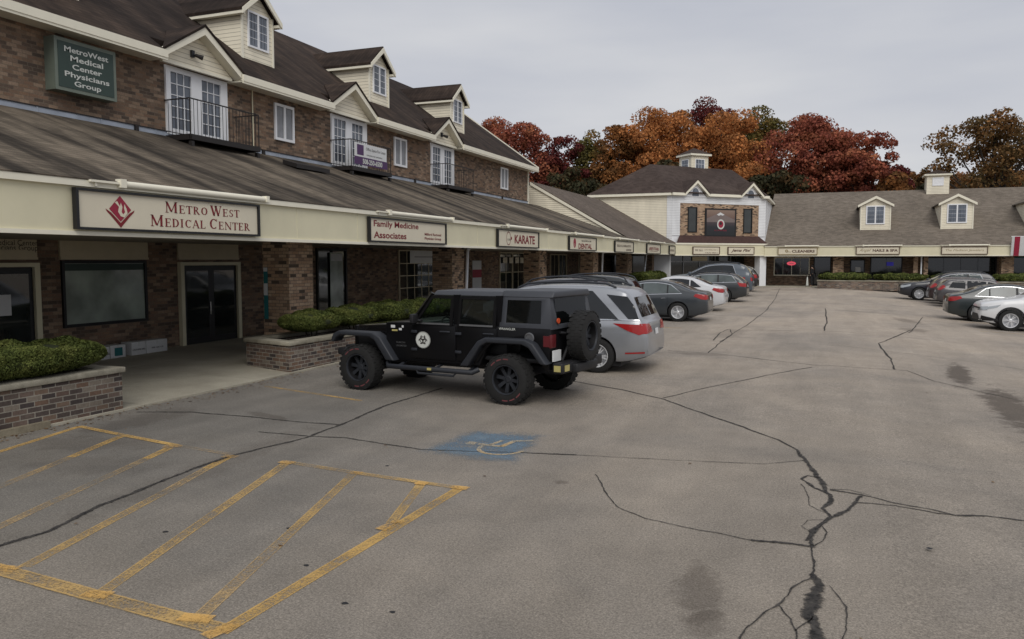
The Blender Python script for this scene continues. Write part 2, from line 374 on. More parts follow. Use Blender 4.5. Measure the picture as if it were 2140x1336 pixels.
def thing(name, label, cat, loc=(0,0,0), rz=0, group=None):
    o = link(name, None); o.location = loc; o.rotation_euler = (0, 0, rz); o.empty_display_size = .3
    return tag(o, label, cat, group)
def wloc(o):
    v = Vector((0,0,0))
    while o is not None: v += o.location; o = o.parent
    return v
def part(name, mb, mats, parent, smooth=None, local=False, fix=False):     # local=False: coordinates given in world space
    off = (0,0,0) if local or parent is None else wloc(parent)
    return link(name, mb.mesh(name, mats, smooth, off, fix), parent)
def solo(name, mb, mats, label, cat, group=None, smooth=None, fix=False):
    v = np.array(mb.v); c = (float(v[:,0].mean()), float(v[:,1].mean()), float(v[:,2].min()))
    o = link(name, mb.mesh(name, mats, smooth, c, fix)); o.location = c
    return tag(o, label, cat, group)
def struct(name, mb, mats, parent=None, smooth=None, kind='structure'):
    o = link(name, mb.mesh(name, mats, smooth), parent)
    if parent is None: o['kind'] = kind
    return o
def bm_obj_eval(ob):
    dg = bpy.context.evaluated_depsgraph_get(); dg.update()
    return bpy.data.meshes.new_from_object(ob.evaluated_get(dg))
def boolean(me, cutters, op='DIFFERENCE'):
    a = link('tmp', me); tmp = [a]
    for c in cutters:
        b = link('tmpc', c); tmp.append(b)
        md = a.modifiers.new('b', 'BOOLEAN'); md.object = b; md.operation = op; md.solver = 'EXACT'; md.use_hole_tolerant = False
    res = bm_obj_eval(a)
    for o in tmp: bpy.data.objects.remove(o)
    return res
def bevel_mesh(me, w, seg=2, ang=30):
    a = link('tmp', me); md = a.modifiers.new('b', 'BEVEL'); md.width = w; md.segments = seg; md.limit_method = 'ANGLE'; md.angle_limit = R_(ang)
    r = bm_obj_eval(a); bpy.data.objects.remove(a)
    r.polygons.foreach_set('use_smooth', [True]*len(r.polygons)); r.set_sharp_from_angle(angle=R_(40)); return r
def mpart(name, me, mats, parent):
    me.materials.clear()
    for m in (mats if isinstance(mats, (list, tuple)) else [mats]): me.materials.append(m)
    return link(name, me, parent)
# lettering ------------------------------------------------------
def text_geo(body, width=None, height=None, bold=0.0, shear=0.0, align='CENTER', spacing=1.0, line=1.0):
    cu = bpy.data.curves.new('t', 'FONT'); cu.body = body; cu.align_x = 'CENTER' if align == 'CENTER' else 'LEFT'; cu.shear = shear
    cu.offset = bold; cu.space_character = spacing; cu.space_line = line; cu.resolution_u = 3; cu.extrude = 0
    ob = link('t', cu); me = bm_obj_eval(ob); bpy.data.objects.remove(ob)
    v = np.array([tuple(x.co) for x in me.vertices]); f = [tuple(p.vertices) for p in me.polygons]; bpy.data.meshes.remove(me)
    mn, mx = v.min(0), v.max(0); sx = width/(mx[0]-mn[0]) if width else None; sy = height/(mx[1]-mn[1]) if height else None
    if sx is None: sx = sy
    if sy is None: sy = sx
    v = (v - (mn+mx)/2) * np.array([sx, sy, 1]); return v[:, :2], f
def place2d(mb, v2, f, origin, ux, uy, nrm, d=0.004, mi=0):
    O, X, Y_, N_ = map(Vector, (origin, ux, uy, nrm))
    mb.add([tuple(O + X*float(a) + Y_*float(b) + N_*d) for a, b in v2], f, mi)
SER = {  # serif capitals as strokes: (x0,y0,x1,y1,w) straight; ('a',cx,cy,rx,ry,t0,t1,w) arcs (thick at sides); width last
 'M': [(.12,0,.12,1,.07),(.12,1,.5,.08,.16),(.5,.08,.86,1,.07),(.86,0,.86,1,.17),(0,.02,.26,.02,.05),(.0,.98,.2,.98,.05),(.72,.02,1.02,.02,.05),(.8,.98,1.02,.98,.05),1.08],
 'E': [(.15,0,.15,1,.17),(0,.025,.62,.025,.06),(0,.975,.6,.975,.06),(.15,.52,.46,.52,.06),(.61,0,.61,.22,.06),(.58,.78,.58,1,.06),(.46,.4,.46,.64,.05),.72],
 'T': [(.36,0,.36,1,.17),(.02,.97,.70,.97,.06),(.03,.76,.03,1,.06),(.69,.76,.69,1,.06),(.2,.025,.52,.025,.05),.76],
 'R': [(.15,0,.15,1,.17),(0,.025,.32,.025,.05),(0,.975,.3,.975,.05),('a',.3,.74,.26,.235,-90,90,.15),(.15,.5,.32,.5,.05),(.34,.5,.66,.02,.17),(.58,.02,.8,.02,.05),.82],
 'O': [('a',.42,.5,.38,.48,0,360,.17),.88], 'W': [(.1,1,.36,0,.17),(.36,0,.56,.95,.07),(.5,1,.76,0,.17),(.76,0,1.0,1,.07),(-.02,.98,.24,.98,.05),(.4,.98,.66,.98,.05),(.88,.98,1.1,.98,.05),1.12],
 'S': [('a',.3,.73,.22,.245,40,270,.13),('a',.3,.27,.24,.245,-140,90,.15),(.50,.72,.50,.95,.05),(.07,.05,.07,.28,.05),.62],
 'D': [(.15,0,.15,1,.17),(0,.025,.3,.025,.05),(0,.975,.3,.975,.05),('a',.3,.5,.44,.475,-90,90,.17),.84], 'I': [(.17,0,.17,1,.17),(0,.025,.34,.025,.05),(0,.975,.34,.975,.05),.42],
 'C': [('a',.44,.5,.38,.48,50,310,.17),(.72,.72,.72,.98,.05),.82], 'A': [(.08,0,.4,1,.07),(.4,1,.72,0,.17),(.2,.33,.58,.33,.05),(-.02,.025,.2,.025,.05),(.58,.025,.88,.025,.05),.86],
 'L': [(.15,0,.15,1,.17),(0,.025,.6,.025,.06),(0,.975,.32,.975,.05),(.59,0,.59,.25,.06),.66], 'N': [(.12,0,.12,1,.06),(.1,1,.78,.02,.17),(.78,0,.78,1,.06),(0,.025,.24,.025,.05),(0,.98,.18,.98,.05),(.66,.98,.9,.98,.05),.94], ' ': [.3]}
def serif_geo(word_sizes):     # list of (char, size); returns v2, faces at baseline 0 from x=0
    V = []; F = []; x = 0
    def q(ps):
        o = len(V); V.extend(ps); F.append(tuple(range(o, o+len(ps))))
    for ch, sz in word_sizes:
        g = SER[ch]
        for st in g[:-1]:
            if st[0] == 'a':
                _, cx, cy, rx, ry, t0, t1, w = st; n = 14
                for i in range(n):
                    qs = []
                    for tt, rr in ((t0+(t1-t0)*i/n, 1), (t0+(t1-t0)*(i+1)/n, 1), (t0+(t1-t0)*(i+1)/n, 0), (t0+(t1-t0)*i/n, 0)):
                        a = R_(tt); th = .05 + (w-.05)*abs(math.cos(a))
                        k = 1 if rr else 1 - th/max(rx, .1)
                        ky = 1 if rr else 1 - th/max(ry, .1)
                        qs.append((x+sz*(cx+rx*k*math.cos(a)), sz*(cy+ry*ky*math.sin(a))))
                    q(qs)
            else:
                x0, y0, x1, y1, w = st
                if abs(y1-y0) < 1e-6: q([(x+sz*x0, sz*(y0-w/2)), (x+sz*x1, sz*(y0-w/2)), (x+sz*x1, sz*(y0+w/2)), (x+sz*x0, sz*(y0+w/2))])
                else: q([(x+sz*(x0-w/2), sz*y0), (x+sz*(x0+w/2), sz*y0), (x+sz*(x1+w/2), sz*y1), (x+sz*(x1-w/2), sz*y1)])
        x += sz*(g[-1]+.08)
    v = np.array(V); v[:, 0] -= x/2; return v, F, x
def bars_geo(w, h, seed=1, lines=1):     # unreadable small print: a row of letter-sized strokes
    r = random.Random(seed); V = []; F = []
    for li in range(lines):
        y0 = h/2 - (li+1)*h/lines; hh = h/lines*.72; x = -w/2
        while x < w/2 - hh*.3:
            if r.random() < .14: x += hh*.45; continue
            ww = hh*r.uniform(.35, .6); k = r.choice((0, 1, 2))
            segs = [((x, y0), (x+ww*.28, y0+hh))]
            segs.append(((x, y0+hh*(.8 if k == 0 else .0)), (x+ww, y0+hh*(1 if k == 0 else .2))))
            if k != 2: segs.append(((x+ww*.72, y0), (x+ww, y0+hh)))
            for a, b in segs:
                o = len(V); V += [(a[0], a[1]), (b[0], a[1]), (b[0], b[1]), (a[0], b[1])]; F.append((o, o+1, o+2, o+3))
            x += ww*1.35
    return V, F
# ground height: level near the camera, rising gently towards the far buildings
def gz(y, x=0.0): return min(.3, max(0.0, (y-12)/54*.3)) - .05*min(14, max(0.0, x-.5))
def ribbon(pts, widths, seed=0, jit=0.0, step=.12, z=.004):
    r = random.Random(seed); P = [Vector((p[0], p[1], 0)) for p in pts]
    ws = widths if isinstance(widths, (list, tuple)) else [widths]*len(P)
    out = []; 
    for i in range(len(P)-1):
        L = (P[i+1]-P[i]).length; n = max(1, int(L/step)) if jit else 1
        for k in range(n):
            t_ = k/n; out.append((P[i].lerp(P[i+1], t_), ws[i]*(1-t_)+ws[i+1]*t_))
    out.append((P[-1], ws[-1])); mb = MB(); mb.uv = []; prev = None; n = len(out); drift = 0; wob = 0
    for i, (p, w) in enumerate(out):
        d = (out[min(i+1, n-1)][0] - out[max(i-1, 0)][0]).normalized(); nn = Vector((-d.y, d.x, 0))
        if jit: drift = drift*.82 + r.uniform(-1, 1)*jit*.55; wob = wob*.6 + r.uniform(-.3, .3); w = w*max(.35, 1+wob); p = p + nn*drift
        a, b = p + nn*w/2, p - nn*w/2; o = len(mb.v); mb.v += [(a.x, a.y, gz(a.y, a.x)+z), (b.x, b.y, gz(b.y, b.x)+z)]
        if prev is not None: mb.f.append((prev, prev+1, o+1, o)); mb.mi.append(0); mb.uv += [(0, i-1), (1, i-1), (1, i), (0, i)]
        prev = o
    return mb
# ---------------------------------------------------------------- the setting
def build_ground():
    ys = [-60, -20, 0, 12] + list(range(15, 66, 3)) + [66, 90, 140, 300, 900]; xs = [-900, -200, -60, -10, .5, 7.5, 14.5, 60, 200, 900]
    mb = MB()
    for y in ys:
        for x in xs: mb.v.append((x, y, gz(y, x)))
    n = len(xs)
    for j in range(len(ys)-1):
        for i in range(n-1): mb.f.append((j*n+i, j*n+i+1, (j+1)*n+i+1, (j+1)*n+i)); mb.mi.append(0)
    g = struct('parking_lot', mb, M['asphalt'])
    def line(pts, w, m, z=.004):
        r = ribbon(pts, w, z=z); struct('painted_line', r, M[m], g)
    line([(-10.37,8.62),(-9.95,7.0),(-9.2,4.4)], .10, 'yel_hi'); line([(-9.24,8.33),(-8.85,7.2)], .12, 'yel_hi'); line([(-8.85,7.2),(-8.1,5.0),(-7.95,4.6)], .12, 'yel_lo')
    line([(-8.07,8.05),(-7.9,7.5)], .12, 'yel_hi'); line([(-7.9,7.5),(-7.3,5.5),(-7.05,4.7)], .12, 'yel_lo'); line([(-6.99,7.93),(-6.85,7.4)], .12, 'yel_hi')
    line([(-6.85,7.4),(-6.55,6.4)], .12, 'yel_lo'); line([(-6.55,6.4),(-6.02,4.43)], .12, 'yel_mid')
    line([(-6.12,7.95),(-5.56,6.1),(-5.01,4.3)], .12, 'yel_mid'); line([(-5.08,7.83),(-4.45,5.7)], .11, 'yel_mid'); line([(-4.45,5.7),(-4.02,4.22)], .12, 'yel_lo')
    line([(-3.67,7.76),(-3.72,4.10)], .125, 'yel_hi'); line([(-4.14,7.74),(-3.78,6.46)], .11, 'yel_mid')
    line([(-10.37,8.6),(-9.2,8.38),(-8.07,8.18)], .10, 'yel_hi', .008); line([(-8.07,8.18),(-7.08,8.05)], .09, 'yel_lo', .008)
    line([(-6.12,7.99),(-4.9,7.86),(-3.67,7.76)], .10, 'yel_mid', .008); line([(-6.9,4.38),(-6.14,4.31),(-5.0,4.22),(-3.72,4.13)], .17, 'yel_mid', .008)
    line([(-10.25,12.73),(-7.62,12.04)], .09, 'yel_mid')
    for x, y, a, l in ((-6.12,7.97,0,.2),(-5.07,7.86,0,.16),(-4.14,7.76,0,.14),(-3.67,7.76,0,.2),(-3.75,6.40,1.4,.3),(-6.14,4.33,.2,.28),(-5.0,4.24,.2,.22),(-4.02,4.2,.2,.24),(-3.73,4.13,1.3,.26),(-6.98,7.95,0,.2),(-8.07,8.1,.5,.24)):
        line([(x-math.cos(a)*l/2, y-math.sin(a)*l/2), (x+math.cos(a)*l/2, y+math.sin(a)*l/2)], .12, 'yel_patch', .012)
    for i, y in enumerate((19.9, 24.4, 28.2, 33.4, 39.6, 42.6, 48.0, 52.8)):
        line([(-10.3, y), (-4.7, y+.05)], .10, 'yel_mid')
    for y in (33.4, 37.8, 42.5, 47.0): line([(5.3, y), (11.0, y)], .10, 'yel_mid')
    # faded blue square with the wheelchair figure
    b = MB(); b.add([(-5.0,9.0,.005),(-3.38,8.85,.005),(-3.48,10.72,.005),(-4.8,10.68,.005)], [(0,1,2,3)]); b.uv = [(0,0),(1,0),(1,1),(0,1)]; sq = struct('painted_symbol', b, M['blue_paint'], g)
    s = MB(); s.uv = []
    def seg(p, q, w):
        rb = ribbon([p, q], w, z=.009); o = len(s.v); s.v += rb.v; s.f += [tuple(i+o for i in f) for f in rb.f]; s.mi += rb.mi; s.uv += rb.uv
    seg((-4.50,9.75),(-4.36,9.75), .16); seg((-4.33,9.74),(-3.98,9.72), .09); seg((-4.16,9.72),(-4.1,10.05), .06); seg((-3.98,9.70),(-3.93,10.1), .08); seg((-3.93,10.08),(-3.70,10.2), .08)
    prev = None
    for k in range(13):
        a = R_(165 + 190*k/12); p = (-3.93+.32*math.cos(a)*.95, 9.62+.34*math.sin(a))
        if prev: seg(prev, p, .06)
        prev = p
    struct('wheelchair_figure', s, M['sym_paint'], sq)
    cracks = [(.030,[(-10.47,9.77),(-9.63,10.1),(-8.49,10.12),(-7.55,10.09),(-6.81,10.15)]),
    (.045,[(-6.5,3.7),(-6.66,4.68),(-6.6,5.1),(-6.79,5.79),(-6.88,6.48)]),(.04,[(-6.88,6.48),(-6.98,7.29),(-6.99,7.96),(-6.88,8.56),(-6.75,9.23),(-6.8,10.27),(-6.98,11.7),(-6.86,13.74)]),
    (.026,[(-7.62,9.29),(-6.8,9.3),(-6.23,9.4),(-5.55,9.29),(-4.91,9.19),(-4.15,9.35),(-3.55,9.53)]),(.036,[(-3.55,9.53),(-2.91,9.65)]),
    (.010,[(-2.91,9.65),(-2.34,9.74),(-1.47,9.9),(-0.63,10.08),(-0.2,10.43)]),
    (.030,[(-4.78,15.48),(-3.57,14.82),(-2.65,14.08),(-1.98,13.25),(-1.11,12.2),(-0.57,11.5),(-0.3,11.01)]),
    (.05,[(-0.3,11.01),(-0.14,10.28),(-0.02,9.63),(0.04,9.34)]),(.022,[(-2.68,14.22),(-1.94,16.04),(-1.15,17.69),(-0.27,19.35)]),
    (.04,[(-3.93,21.42),(-2.57,21.14),(-1.33,20.38),(-0.22,19.79),(0.8,19.75),(1.76,20.0)]),(.035,[(1.76,20.0),(2.15,18.66),(2.88,17.72),(3.46,17.02),(4.8,15.6)]),
    (.045,[(-2.83,21.26),(-2.85,24.53),(-2.67,30.22),(-2.55,38.32),(-2.74,48.98),(-3.28,64.55)]),
    (.04,[(-2.95,28.11),(-0.35,28.7),(1.99,28.69),(3.84,28.07)]),(.06,[(1.5,20.0),(1.56,22.1),(1.48,25.8),(2.11,28.3),(2.81,31.55)]),
    (.05,[(-3.12,24.43),(-3.23,27.1),(-3.07,28.45),(-2.77,26.42),(-2.87,24.1)]),
    (.036,[(-0.2,9.5),(-0.07,9.2),(0.1,8.98),(0.1,8.67),(0.03,8.47),(0.1,8.21),(-0.01,7.87),(-0.08,7.49),(-0.04,7.25)]),
    (.034,[(0.04,9.34),(0.07,9.1),(0.1,8.98)]),(.03,[(-0.2,9.5),(-0.13,9.7),(-0.02,9.63)]),(.014,[(-0.05,7.25),(-0.03,6.85),(-0.03,6.53)]),
    ([.03,.07,.10,.05,.08,.09,.07],[(-0.04,6.62),(0.03,6.4),(-0.02,6.02),(-0.06,5.88),(-0.01,5.66),(0.03,5.38),(0.02,5.0)]),
    (.022,[(0.1,9.17),(0.41,9.1),(0.68,8.97),(1.07,8.92),(1.27,8.83)]),(.034,[(1.27,8.83),(1.54,8.97),(1.88,8.99),(2.6,8.9)]),
    (.034,[(0.41,9.06),(0.26,8.52),(0.1,8.14),(-0.05,7.71),(-.1,7.4)]),(.022,[(0.35,8.77),(0.72,8.86),(1.1,8.8),(1.27,8.83)]),
    (.028,[(-0.06,7.27),(-0.36,7.26),(-0.56,7.24)]),(.012,[(-0.56,7.24),(-0.86,7.32),(-1.12,7.36),(-1.56,7.48),(-1.9,7.72),(-2.15,8.19),(-2.44,8.85)]),
    (.012,[(-0.05,6.52),(-0.19,6.27),(-0.26,5.92),(-0.36,5.68),(-0.44,5.49),(-0.47,5.2)]),(.010,[(-0.26,5.92),(-0.17,5.71),(-0.13,5.53),(-0.14,5.2)]),
    (.008,[(0.09,6.43),(0.22,6.07),(0.21,5.82),(0.16,5.3)]),(.010,[(-0.13,5.53),(-0.05,5.72),(-0.02,5.81)]),(.06,[(0.01,41.0),(0.07,33.52),(0.01,28.84)]),(.05,[(4.02,39.08),(2.69,30.19)]),
    (.006,[(.1,8.1),(-.1,8.0),(-.15,7.8),(-.05,7.6)]),(.01,[(.02,7.9),(.06,7.7),(.03,7.45),(-.04,7.3)]),(.008,[(-.2,9.3),(-.12,8.9),(-.1,8.5),(.05,8.3)]),(.01,[(.1,9.2),(.3,9.25),(.5,9.1)]),
    (.02,[(4.8,22),(3.0,23.2),(.5,24.2),(-1.2,24.6)]),(.02,[(3.4,44),(.6,45),(-2.4,44.6)])]
    for i, (w, p) in enumerate(cracks):
        near = p[0][1] < 12
        far = 1.0 if p[0][1] > 19 else 1.75
        w = [v*1.9 for v in w] if isinstance(w, list) else w*far
        struct('crack', ribbon(p, w, i, jit=.013 if near else .03, step=.045 if near else .22, z=.0062 if i % 2 else .0068), M['crack'], g)
    for x, y in ((-4.6,6.0),(-5.6,5.5),(-3.2,4.8),(-2.8,4.8),(-4.9,8.3),(.9,7.6),(-3.9,5.3)):
        r2 = random.Random(int(x*77)); q = MB(); pts = [(x+.035*r2.uniform(.5,1)*math.cos(k*.9), y+.03*r2.uniform(.5,1)*math.sin(k*.9), .003) for k in range(7)]; q.add(pts, [tuple(range(7))]); struct('tar_spot', q, M['dark'], g)
    # walkway slabs
    def slabs(name, xs, ys, z0, z1, mat):
        mb = MB()
        for j in range(len(ys)-1):
            for i in range(len(xs)-1):
                a0, a1 = xs[i]+.008, xs[i+1]-.008; b0, b1 = ys[j]+.008, ys[j+1]-.008
                za = z0 + (z1-z0)*i/(len(xs)-1); zb = z0 + (z1-z0)*(i+1)/(len(xs)-1); g0, g1 = gz(b0), gz(b1)
                v = [(a0,b0,za+g0),(a1,b0,zb+g0),(a1,b1,zb+g1),(a0,b1,za+g1)]
                mb.add(v + [(p[0],p[1],p[2]-.3) for p in v], [(0,1,2,3) if a1 > a0 else (3,2,1,0),(4,7,6,5),(0,4,5,1),(1,5,6,2),(2,6,7,3),(3,7,4,0)])
        return struct(name, mb, mat)
    slabs('sidewalk', [-16.4,-14.5,-12.6,-10.74], [-2 + 3.05*k for k in range(22)], .12, .035, M['concrete'])
    slabs('sidewalk', [-4.5 + 3*k for k in range(9)], [67.3, 69.2, 71.05], .05, .05, M['concrete'])
    mb = MB(); mb.prism([(-17,61.9,.1),(-10.74,61.9,.1),(-4.4,68.2,.1),(-4.6,80,.1),(-17,80,.1)], (0,0,.26)); struct('sidewalk', mb, M['concrete'])
build_ground()

# ---------------------------------------------------------------- facade pieces on the plane x = X (facing +x) or y = Y (facing -y)
class Face:
    """maps (along, up, out) to the world: axis 'x' = wall facing +x with along = y; 'y' = wall facing -y with along = x; 'c' = chamfer"""
    def __init__(s, kind, c): s.k = kind; s.c = c
    def p(s, a, z, o):
        if s.k == 'x': return (s.c+o, a, z)
        if s.k == 'y': return (a, s.c-o, z)
        A, u, n = s.c; return (A[0]+u[0]*a+n[0]*o, A[1]+u[1]*a+n[1]*o, z)
    def box(s, mb, a0, a1, z0, z1, o0, o1, mi=0):
        if s.k == 'c':
            P = Vector(s.p(a0, z0, o0)); return mb.obox(P, Vector(s.p(a1, z0, o0))-P, Vector(s.p(a0, z0, o1))-P, Vector(s.p(a0, z1, o0))-P, mi)
        p, q = s.p(a0, z0, o0), s.p(a1, z1, o1); return mb.box(*p, *q, mi)
    def axes(s):
        if s.k == 'x': return (0,1,0), (0,0,1), (1,0,0)
        if s.k == 'y': return (1,0,0), (0,0,1), (0,-1,0)
        return (s.c[1][0], s.c[1][1], 0), (0,0,1), (s.c[2][0], s.c[2][1], 0)
    def geo(s, mb, g, a, z, o, mi=0):
        ux, uy, n = s.axes(); place2d(mb, g[0], g[1], s.p(a, z, o), ux, uy, n, 0, mi)
def window(F, root, a0, a1, z0, z1, frame='white', glass='glass', cols=2, rows=1, fw=.06, mull=.07, mun=.018, depth=.07, blind=False, name='window', leafs=None):
    """frame is the part; the pane and the bars sit in it"""
    f = MB(); F.box(f, a0, a0+fw, z0, z1, 0, depth); F.box(f, a1-fw, a1, z0, z1, 0, depth); F.box(f, a0+fw, a1-fw, z1-fw, z1, 0, depth); F.box(f, a0+fw, a1-fw, z0, z0+fw, 0, depth)
    n = leafs or 1; w = (a1-a0-2*fw-(n-1)*mull)/n
    for i in range(1, n): x = a0+fw+i*w+(i-1)*mull; F.box(f, x, x+mull, z0+fw, z1-fw, 0, depth)
    for i in range(n):
        x0 = a0+fw+i*(w+mull)
        for c in range(1, cols): x = x0+w*c/cols; F.box(f, x-mun/2, x+mun/2, z0+fw, z1-fw, .02, depth-.03)
        for r in range(1, rows): z = z0+fw+(z1-z0-2*fw)*r/rows; F.box(f, x0, x0+w, z-mun/2, z+mun/2, .022, depth-.032)
    fo = part(name, f, M[frame], root)
    g = MB(); F.box(g, a0+fw*.5, a1-fw*.5, z0+fw*.5, z1-fw*.5, -.02, .018)
    part('pane', g, M[glass], fo)
    if blind:
        b = MB()
        for i in range(n): x0 = a0+fw+i*(w+mull); F.box(b, x0+.01, x0+w*.96, z0+fw+.01, z1-fw-.01, .0185, .0195)
        part('blind', b, M['grey_blind'], fo)
    return fo
FX = Face('x', -16.4)

# ---------------------------------------------------------------- long brick building on the left
def build_left():
    root = thing('brick_building', 'two storey brown brick shop building with dark roof, dormers and a streaked shingle canopy', 'building', (-16.4, 22, 0))
    w = MB(); w.box(-27, -3, 0, -16.4, 44.1, 7.98)
    w.prism([(-27,44.09,7.98),(-16.4,44.09,7.98),(-21.7,44.09,11.8)], (0,-.3,0)); w.box(-16.9, 44.1, 0, -16.4, 46.0, 5.6)
    part('wall', w, M['brick'], root)
    b = MB(); b.box(-16.45, 44.05, 5.6, -16.33, 44.17, 7.75); part('corner_board', b, M['trim'], root)
    s = .7192; zr = lambda x: 7.87 + (-15.9-x)*s
    peds = (17.55, 25.0, 32.6)
    r = MB(); th = .14
    r.prism([(-16.42,-3,zr(-16.42)),(-21.67,-3,12.02),(-21.67,-3,12.02-th*1.3),(-16.42,-3,zr(-16.42)-th)], (0,47.35,0))
    r.prism([(-21.67,-3,12.02),(-27.4,-3,7.9),(-27.4,-3,7.76),(-21.67,-3,12.02-th*1.3)], (0,47.35,0))
    ys = [-3] + [v for p in peds for v in (p-1.42, p+1.42)] + [44.35]
    for a, c in zip(ys[::2], ys[1::2]): r.prism([(-15.85,a,zr(-15.85)),(-16.42,a,zr(-16.42)),(-16.42,a,zr(-16.42)-th),(-15.85,a,zr(-15.85)-th)], (0,c-a,0))
    part('roof', r, M['roof_up'], root)
    for a, c in zip(ys[::2], ys[1::2]):
        g = MB(); g.box(-15.9, a, 7.64, -15.78, c, 7.83); g.box(-15.84, a, 7.58, -15.80, c, 7.64); g.box(-16.4, a, 7.62, -15.84, c, 7.66)
        part('gutter', g, M['trim'], root)
    rk = MB(); rk.prism([(-15.8,44.36,7.87),(-21.67,44.36,12.08),(-21.67,44.36,11.82),(-15.8,44.36,7.6)], (0,.05,0)); part('rake_board', rk, M['trim'], root)
    for yc in peds:
        t_ = MB(); t_.prism([(-16.2,yc-1.32,7.66),(-16.2,yc+1.32,7.66),(-16.2,yc+1.32,7.74),(-16.2,yc,8.6),(-16.2,yc-1.32,7.74)], (.05,0,0)); po = part('pediment', t_, M['siding'], root)
        k = MB()
        for sg in (-1, 1):
            k.prism([(-16.16,yc+sg*1.5,7.66),(-16.16,yc+sg*1.5,7.84),(-16.16,yc,8.80),(-16.16,yc,8.58)], (.30,0,0))
        k.box(-16.2, yc-1.3, 7.62, -16.1, yc+1.3, 7.70)
        part('rake_board', k, M['trim'], po)
        q = MB()
        for sg in (-1, 1): q.prism([(-15.83,yc+sg*1.56,7.80),(-15.83,yc,8.79),(-17.2,yc,8.79)][::sg], (0,0,.07))
        part('gable_roof', q, M['roof_up'], po)
    for yc in (14.0, 21.45, 28.95, 36.4):
        d = MB(); d.prism([(-17.26,yc-.76,8.78),(-17.26,yc+.76,8.78),(-17.26,yc+.76,10.36),(-17.26,yc,10.98),(-17.26,yc-.76,10.36)], (-3.2,0,0))
        do = part('dormer', d, M['siding'], root)
        q = MB()
        for sg in (-1, 1):
            q.prism([(-17.04,yc+sg*.98,10.22),(-17.04,yc,11.06),(-17.04,yc,11.16),(-17.04,yc+sg*.98,10.32)], (-3.5,0,0))
        part('dormer_roof', q, M['roof_up'], do)
        k = MB()
        for sg in (-1, 1):
            k.prism([(-17.06,yc+sg*.97,10.12),(-17.06,yc+sg*.97,10.29),(-17.06,yc,11.10),(-17.06,yc,10.9)], (.05,0,0))
            k.box(-20.0, yc+sg*.80, 10.13, -17.06, yc+sg*.97, 10.22)
            k.box(-17.28, yc+sg*.70, 8.8, -17.235, yc+sg*.78, 10.4)
        part('trim_board', k, M['trim'], do)
        window(Face('x', -17.26), do, yc-.5, yc+.5, 9.24, 10.38, 'white', 'glass_blue', 3, 4, .06, .07, .014, .05, leafs=2)
    for i, yc in enumerate((17.75, 25.33, 32.95)):
        f = MB(); y0, y1, z0, z1 = yc-1.16, yc+1.16, 5.84, 7.63
        cols = ((y0+.16, y0+.90), (y1-1.02, y1-.28))
        FX.box(f, y0, cols[0][0], z0, z1, 0, .06); FX.box(f, cols[0][1], cols[1][0], z0, z1, 0, .06); FX.box(f, cols[1][1], y1, z0, z1, 0, .06)
        for a, c in cols:
            FX.box(f, a, c, z1-.14, z1, 0, .06); FX.box(f, a, c, z0, z0+.16, 0, .06)
            for k in (1, 2): x = a+(c-a)*k/3; FX.box(f, x-.011, x+.011, z0+.16, z1-.14, .018, .035)
            for k in range(1, 5): z = z0+.16+(z1-z0-.3)*k/5; FX.box(f, a, c, z-.011, z+.011, .02, .037)
        do = part('french_door', f, M['white'], root)
        for a, c in cols: g = MB(); FX.box(g, a-.01, c+.01, z0+.15, z1-.13, -.02, .016); part('pane', g, M['glass_blue'], do)
        b = MB(); y0, y1 = yc-1.2, yc+1.5
        b.box(-16.4, y0, 5.70, -15.5, y1, 5.745); b.box(-15.56, y0, 5.63, -15.48, y1, 5.76); b.box(-16.39, y0-.03, 5.63, -15.56, y0+.03, 5.76); b.box(-16.39, y1-.03, 5.63, -15.56, y1+.03, 5.76)
        for y in (y0+.05, y1-.05): b.box(-15.6, y-.05, 5.3, -15.5, y+.05, 5.6)
        bo = part('balcony', b, M['iron'], root)
        rl = MB(); rl.box(-15.545, y0, 6.68, -15.515, y1, 6.71); rl.box(-15.54, y0, 5.76, -15.52, y1, 5.78)
        for y in (y0, y1): rl.box(-16.38, y-.015, 6.68, -15.53, y+.015, 6.71); rl.box(-16.38, y-.01, 5.76, -15.53, y+.01, 5.78)
        k = int((y1-y0)/.13)
        for j in range(k+1): y = y0+(y1-y0)*j/k; rl.tube([(-15.53,y,5.7),(-15.53,y,6.69)], .018 if j in (0, k) else .008, 6)
        for y in (y0, y1):
            for j in range(1, 7): rl.tube([(-15.53-.85*j/7,y,5.7),(-15.53-.85*j/7,y,6.69)], .008, 6)
        part('railing', rl, M['iron'], bo)
    for a, c in ((21.07,22.05), (28.58,29.6), (39.92,40.93)): window(FX, root, a, c, 6.3, 7.45, 'white', 'glass', 1, 1, .08, .09, .02, .06, True, leafs=2)
    fl = MB(); fl.box(-16.4, -3, 5.6, -16.36, 44.2, 5.90)
    for k in range(28): y = -2.3+1.68*k; fl.box(-16.36, y, 5.7, -16.345, y+.03, 5.905)
    part('flashing', fl, M['metal_flash'], root)
    m = MB(); m.box(-16.38, -3, 5.88, -16.34, 44.1, 5.905)
    for k in range(9): y = .8+4.9*k; m.box(-16.36, y, 5.68, -16.30, y+.10, 5.9)
    part('roof_bracket', m, M['iron'], root)
    c = MB(); c.prism([(-10.79,-3,3.765),(-16.4,-3,5.78),(-16.4,-3,5.70),(-10.79,-3,3.745)], (0,49.0,0)); part('canopy_roof', c, M['roof_low'], root)
    vb = MB(); vb.prism([(-15.2,19.9,5.36),(-15.2,21.6,5.36),(-14.7,21.6,5.22),(-14.7,19.9,5.22)], (0,0,.12)); part('roof_vent', vb, M['iron'], root)
    f = MB(); f.box(-11.0, -3, 2.92, -10.87, 46.0, 3.66)
    for k in range(20): y = -2.4+2.44*k; f.box(-10.88, y, 2.95, -10.864, y+.03, 3.64)
    part('fascia', f, M['cream'], root)
